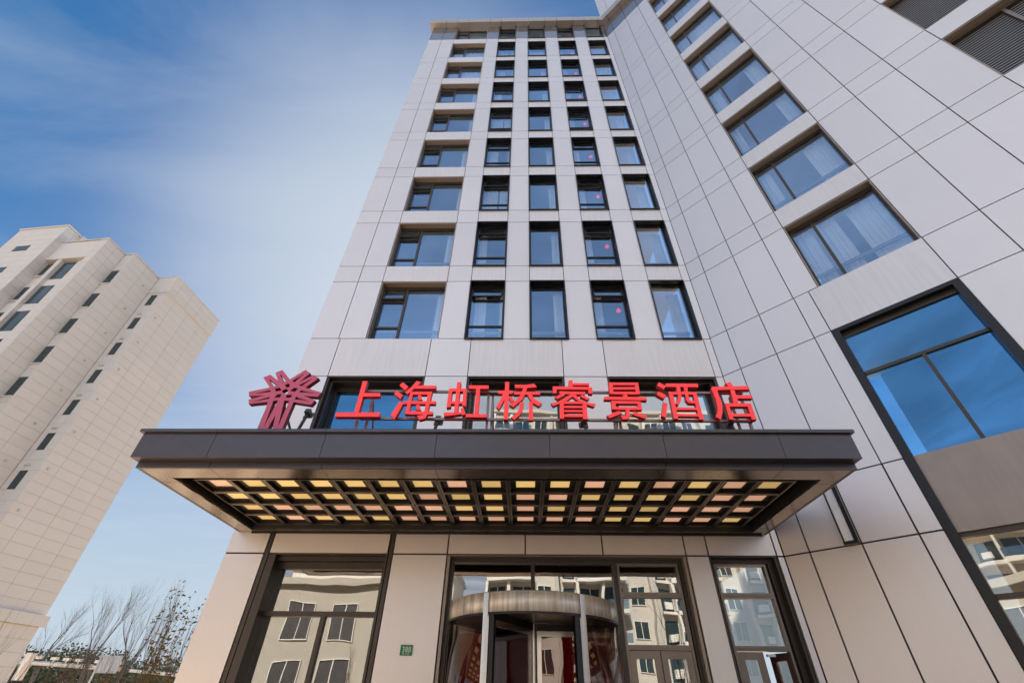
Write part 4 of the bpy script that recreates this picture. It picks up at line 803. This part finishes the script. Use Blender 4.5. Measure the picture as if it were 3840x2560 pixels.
# ------------------------------------------------------------------ trees
def twig_tree(name, base, h, label, seed, mt='bark', spread=.5, r0=.16, levels=5, stems=1, droop=0, group=None, leaves=None, fork=(2, 3), cat='tree', up=.25, lean=(0, 0)):
    rn = random.Random(seed); e = empty(name, base, label, cat, group)
    tr = MB(); cr = MB(); tips = []
    def grow(p, d, L, r, lev, m):
        n = 4; pts = [p]; rs = [r]; q = p.copy(); dd = d.copy()
        for i in range(n):
            dd = (dd + Vector((rn.gauss(0, .10), rn.gauss(0, .10), rn.gauss(0, .05) + up * .12 - droop * .1))).normalized()
            q = q + dd * L / n; pts.append(q.copy()); rs.append(r * (1 - .42 * (i + 1) / n))
        m.tube(pts, rs, 6 if lev < 2 else (4 if lev < 4 else 3), cap=False)
        if lev >= levels: tips.append((pts, dd)); return
        k = rn.randint(*fork) + (1 if lev > 1 else 0)
        for i in range(k):
            t = rn.uniform(.35, 1.0) if i else 1.0; idx = min(int(t * n), n)
            a = rn.uniform(0, 6.283); s = spread * rn.uniform(.6, 1.25)
            side = dd.cross(Vector((math.cos(a), math.sin(a), .2)));
            if side.length < .1: continue
            nd = (dd + side.normalized() * s + Vector((0, 0, up))).normalized()
            grow(pts[idx], nd, L * rn.uniform(.62, .82), rs[idx] * (.78 if i == 0 else .55), lev + 1, cr)
    for s_ in range(stems):
        a = rn.uniform(0, 6.283); b = Vector(base) + Vector((math.cos(a), math.sin(a), 0)) * (0 if stems == 1 else rn.uniform(.05, .35))
        d = Vector((lean[0] + rn.gauss(0, .07 if stems == 1 else .16), lean[1] + rn.gauss(0, .07 if stems == 1 else .16), 1)).normalized()
        grow(b, d, h * (.30 if stems == 1 else .36) * rn.uniform(.85, 1.1), r0 * (1 if stems == 1 else rn.uniform(.6, 1)), 0, tr)
    tr.build('trunk', mt, e, e, smooth=True); cr.build('crown', mt, e, e)
    if leaves:
        for mn, cnt, sz in leaves:
            lf = MB()
            for i in range(cnt):
                pts, dd = tips[rn.randrange(len(tips))]; p = pts[rn.randrange(1, len(pts))] + Vector((rn.gauss(0, .02), rn.gauss(0, .02), rn.gauss(0, .02)))
                ax = Vector((rn.gauss(0, 1), rn.gauss(0, 1), rn.gauss(-.5, .6))).normalized(); sd_ = ax.cross(Vector((rn.gauss(0, 1), rn.gauss(0, 1), rn.gauss(0, 1)))).normalized(); s = sz * rn.uniform(.6, 1.2); nn = ax.cross(sd_) * s * .15
                lf.add([p, p + ax * s * .35 + sd_ * s * .2 + nn, p + ax * s * .75 + sd_ * s * .14, p + ax * s, p + ax * s * .75 - sd_ * s * .14, p + ax * s * .35 - sd_ * s * .2 + nn], [(0, 1, 2, 3), (0, 3, 4, 5)])
            lf.build('leaves', mn, e, e)
    return e
BG = 'bare winter trees behind the tower'
twig_tree('bare_tree', (-39.6, 50, GZ), 13, 'tallest bare tree standing in the gap between the tower and the hotel', 11, 'bark_pale', .45, .20, 6, group=BG, up=.5)
twig_tree('bare_tree', (-37.0, 50, GZ), 13.2, 'leaning bare tree just right of the tallest one', 23, 'bark_pale', .45, .17, 6, group=BG, up=.5, lean=(.06, 0))
twig_tree('bare_tree', (-45.4, 50, GZ), 10, 'dense low bare tree beside the foot of the tower', 31, 'bark_pale', .5, .24, 6, group=BG, up=.3)
twig_tree('bare_tree', (-42.8, 54, GZ), 8.5, 'faint small bare tree between the dense low one and the tallest one', 37, 'bark_pale', .6, .16, 5, group=BG, up=.1)
twig_tree('bare_tree', (-34.6, 52, GZ), 12.5, 'thin bare tree nearest the hotel wall, behind the leafy sapling', 41, 'bark_pale', .4, .16, 5, group=BG, up=.5)
SG = 'young multi-stemmed trees by the hotel corner'
twig_tree('sapling', (-10.45, 15.6, GZ), 4.3, 'tall young tree with yellow-green and rusty leaves against the hotel corner', 5, 'bark', .20, .036, 4, 6, group=SG, up=.9, leaves=(('leaf_green', 230, .12), ('leaf_rust', 120, .09)))
twig_tree('sapling', (-11.3, 16.4, GZ), 3.4, 'shorter young tree with a few yellow-green leaves left of the tall one', 8, 'bark', .22, .03, 4, 5, group=SG, up=.9, leaves=(('leaf_green', 120, .16), ('leaf_rust', 70, .11)))
twig_tree('sapling', (-12.0, 16, GZ), 3.1, 'thin leafless young tree beneath the white light-box sign', 9, 'bark', .30, .030, 5, 4, group=SG, up=.7)
twig_tree('sapling', (-11.5, 13.6, GZ), 2.9, 'bare upright young tree crossing the silver gantry', 13, 'bark', .28, .030, 4, 6, group=SG, up=.8)
twig_tree('sapling', (-12.3, 12.0, GZ), 3.0, 'bare branching young tree at the far lower left in front of the tower', 17, 'bark', .32, .032, 4, 5, group=SG, up=.7)
twig_tree('shrub', (-10.9, 15, GZ), 2.2, 'low shrub with rusty leaves at the foot of the leafy saplings', 19, 'bark', .5, .018, 3, 6, group=SG, cat='shrub', up=.3, leaves=(('leaf_rust', 260, .09), ('leaf_green', 90, .09)))
# far wood: many leaf-sized faces
rn = random.Random(5); m = MB()
for i in range(42000):
    x = rn.uniform(-75, -38); y = rn.uniform(58, 70)
    top = 2.9 + 1.3 * math.sin(x * .33) * math.sin(x * .11 + 1) + .6 * math.sin(x * 1.1) + .35 * math.sin(x * 2.7) + rn.gauss(0, .12)
    z = GZ + (top - GZ) * (rn.random() ** .6)
    a = Vector((rn.gauss(0, 1), rn.gauss(0, 1), rn.gauss(0, 1))).normalized() * rn.uniform(.07, .17); b = a.cross(Vector((rn.gauss(0, 1), rn.gauss(0, 1), rn.gauss(0, 1)))).normalized() * rn.uniform(.08, .16); p = Vector((x, y, z))
    m.quad(p - a, p - b, p + a, p + b)
tag(m.build('far_wood', 'hedge'), 'mass of dark evergreen foliage along the horizon at the lower left', 'trees', kind='stuff')

# ------------------------------------------------------------------ street behind the viewer (seen in the panes)
def block(name, x0, x1, yf, dep, h, label, floors, bays, wallm='cream', balc=True, rot=0, glassm='tower_glass'):
    e = empty(name, ((x0 + x1) / 2, yf, GZ), label, 'building', rz=0)
    mm = Matrix.Translation(((x0 + x1) / 2, yf, 0)) @ Matrix.Rotation(R_(rot), 4, 'Z') @ Matrix.Translation((-(x0 + x1) / 2, -yf, 0))
    wl_ = MB(mm); wl_.box(x0, x1, yf - dep, yf, GZ, h); fh = (h - GZ - 1.2) / floors; bw = (x1 - x0) / bays
    wl_.box(x0 - .3, x1 + .3, yf - dep - .3, yf + .4, h + .002, h + .45)
    gm = MB(mm); fm = MB(mm); bm = MB(mm); am = MB(mm); gr = MB(mm)
    for f_ in range(floors):
        z = GZ + .6 + f_ * fh
        for b_ in range(bays):
            x = x0 + b_ * bw
            kind = b_ % 4
            if balc and kind in (0, 1):
                gm.box(x + .35, x + bw - .35, yf + .002, yf + .03, z + .25, z + fh - .55); fm.box(x + bw / 2 - .05, x + bw / 2 + .05, yf + .031, yf + .06, z + .25, z + fh - .55)
                n = 8; pts = [(x + bw * i / n, yf + 1.15 + .45 * math.sin(math.pi * ((b_ % 4) * .5 + .5 * i / n))) for i in range(n + 1)]
                for i in range(n):
                    (xa, ya), (xb, yb) = pts[i], pts[i + 1]
                    bm.add([(xa, yf + .031, z - .05), (xb, yf + .031, z - .05), (xb, yb, z - .05), (xa, ya, z - .05), (xa, yf + .031, z + .3), (xb, yf + .031, z + .3), (xb, yb, z + .3), (xa, ya, z + .3)], [(0, 1, 2, 3), (4, 7, 6, 5), (0, 4, 5, 1), (1, 5, 6, 2), (2, 6, 7, 3), (3, 7, 4, 0)])
                    gr.quad((xa, ya - .05, z + .31), (xb, yb - .05, z + .31), (xb, yb - .05, z + 1.15), (xa, ya - .05, z + 1.15))
                bm.box(x - .14, x + .14, yf + .03, yf + 1.1, z + .301, z + fh - .051)
            elif kind == 2 or not balc:
                gm.box(x + bw * .22, x + bw * .78, yf + .002, yf + .03, z + .75, z + fh - .5); fm.ring(x + bw * .2, x + bw * .8, yf + .004, yf + .09, z + .7, z + fh - .45, .05); fm.box(x + bw / 2 - .03, x + bw / 2 + .03, yf + .031, yf + .06, z + .75, z + fh - .5)
            else:
                wl_.box(x, x + .3, yf + .002, yf + .9, z - .05, z + fh - .06); am.box(x + bw * .45, x + bw * .45 + .9, yf + .05, yf + .45, z + .5, z + 1.1); gm.box(x + bw * .35, x + bw * .9, yf + .002, yf + .02, z + .1, z + fh - .6)
                bm.box(x + bw * .3, x + bw, yf + .03, yf + .7, z - .05, z + .2)
    wl_.build('wall', wallm, e); gm.build('glazing', glassm, e); fm.build('window_frame', 'white_paint', e); 
    if balc: bm.build('balcony', 'white_paint', e); am.build('air_conditioner', 'white_paint', e); gr.build('balcony_glass', 'glass_far', e)
    for c_ in e.children: c_.matrix_parent_inverse = Matrix.Translation(-Vector(e.location))
    return e
block('apartment_building', -4, 30, -32, 12, 31, 'cream apartment block with curved balconies, seen only mirrored in the entrance glass', 11, 14)
block('apartment_building', -62, -28, -30, 12, 19, 'cream apartment block with curved balconies, seen only mirrored in the wing window', 7, 10, rot=-38)
block('shop_building', -26, -7.5, -13.6, 9, 6.4, 'low cream shop building with brown shutters, seen only mirrored in the left shop window', 2, 6, wallm='render_grey', balc=False, glassm='brown_shutter')
block('glass_building', -30, -9, -42, 10, 13.5, 'blue glazed block behind the low shop, seen only mirrored in the left shop window', 5, 9, 'white_paint', False)
m = MB(); e = empty('railing', (-17, -12.0, GZ), 'bright steel railing in front of the low shop, seen only mirrored', 'railing')
for z in (-.25, -.42): m.tube([(-26, -12, z), (-8, -12, z)], .03, 6)
for i in range(60): m.tube([(-26 + i * .3, -12, GZ), (-26 + i * .3, -12, -.42)], .012, 4)
m.build('rail', 'galv', e, e)
twig_tree('street_tree', (2.6, -7.5, GZ), 7.5, 'bare young street tree mirrored in the door glass, nearer the revolving door', 51, 'bark', .45, .09, 5, group='bare street trees behind the viewer', up=.4)
twig_tree('street_tree', (7.4, -7.0, GZ), 8.2, 'bare young street tree mirrored in the glass of the right-hand doors', 52, 'bark', .42, .10, 5, group='bare street trees behind the viewer', up=.4)
twig_tree('street_tree', (-9.0, -7.5, GZ), 5.4, 'bare young street tree mirrored low in the left shop window', 53, 'bark', .42, .06, 5, group='bare street trees behind the viewer', up=.4)
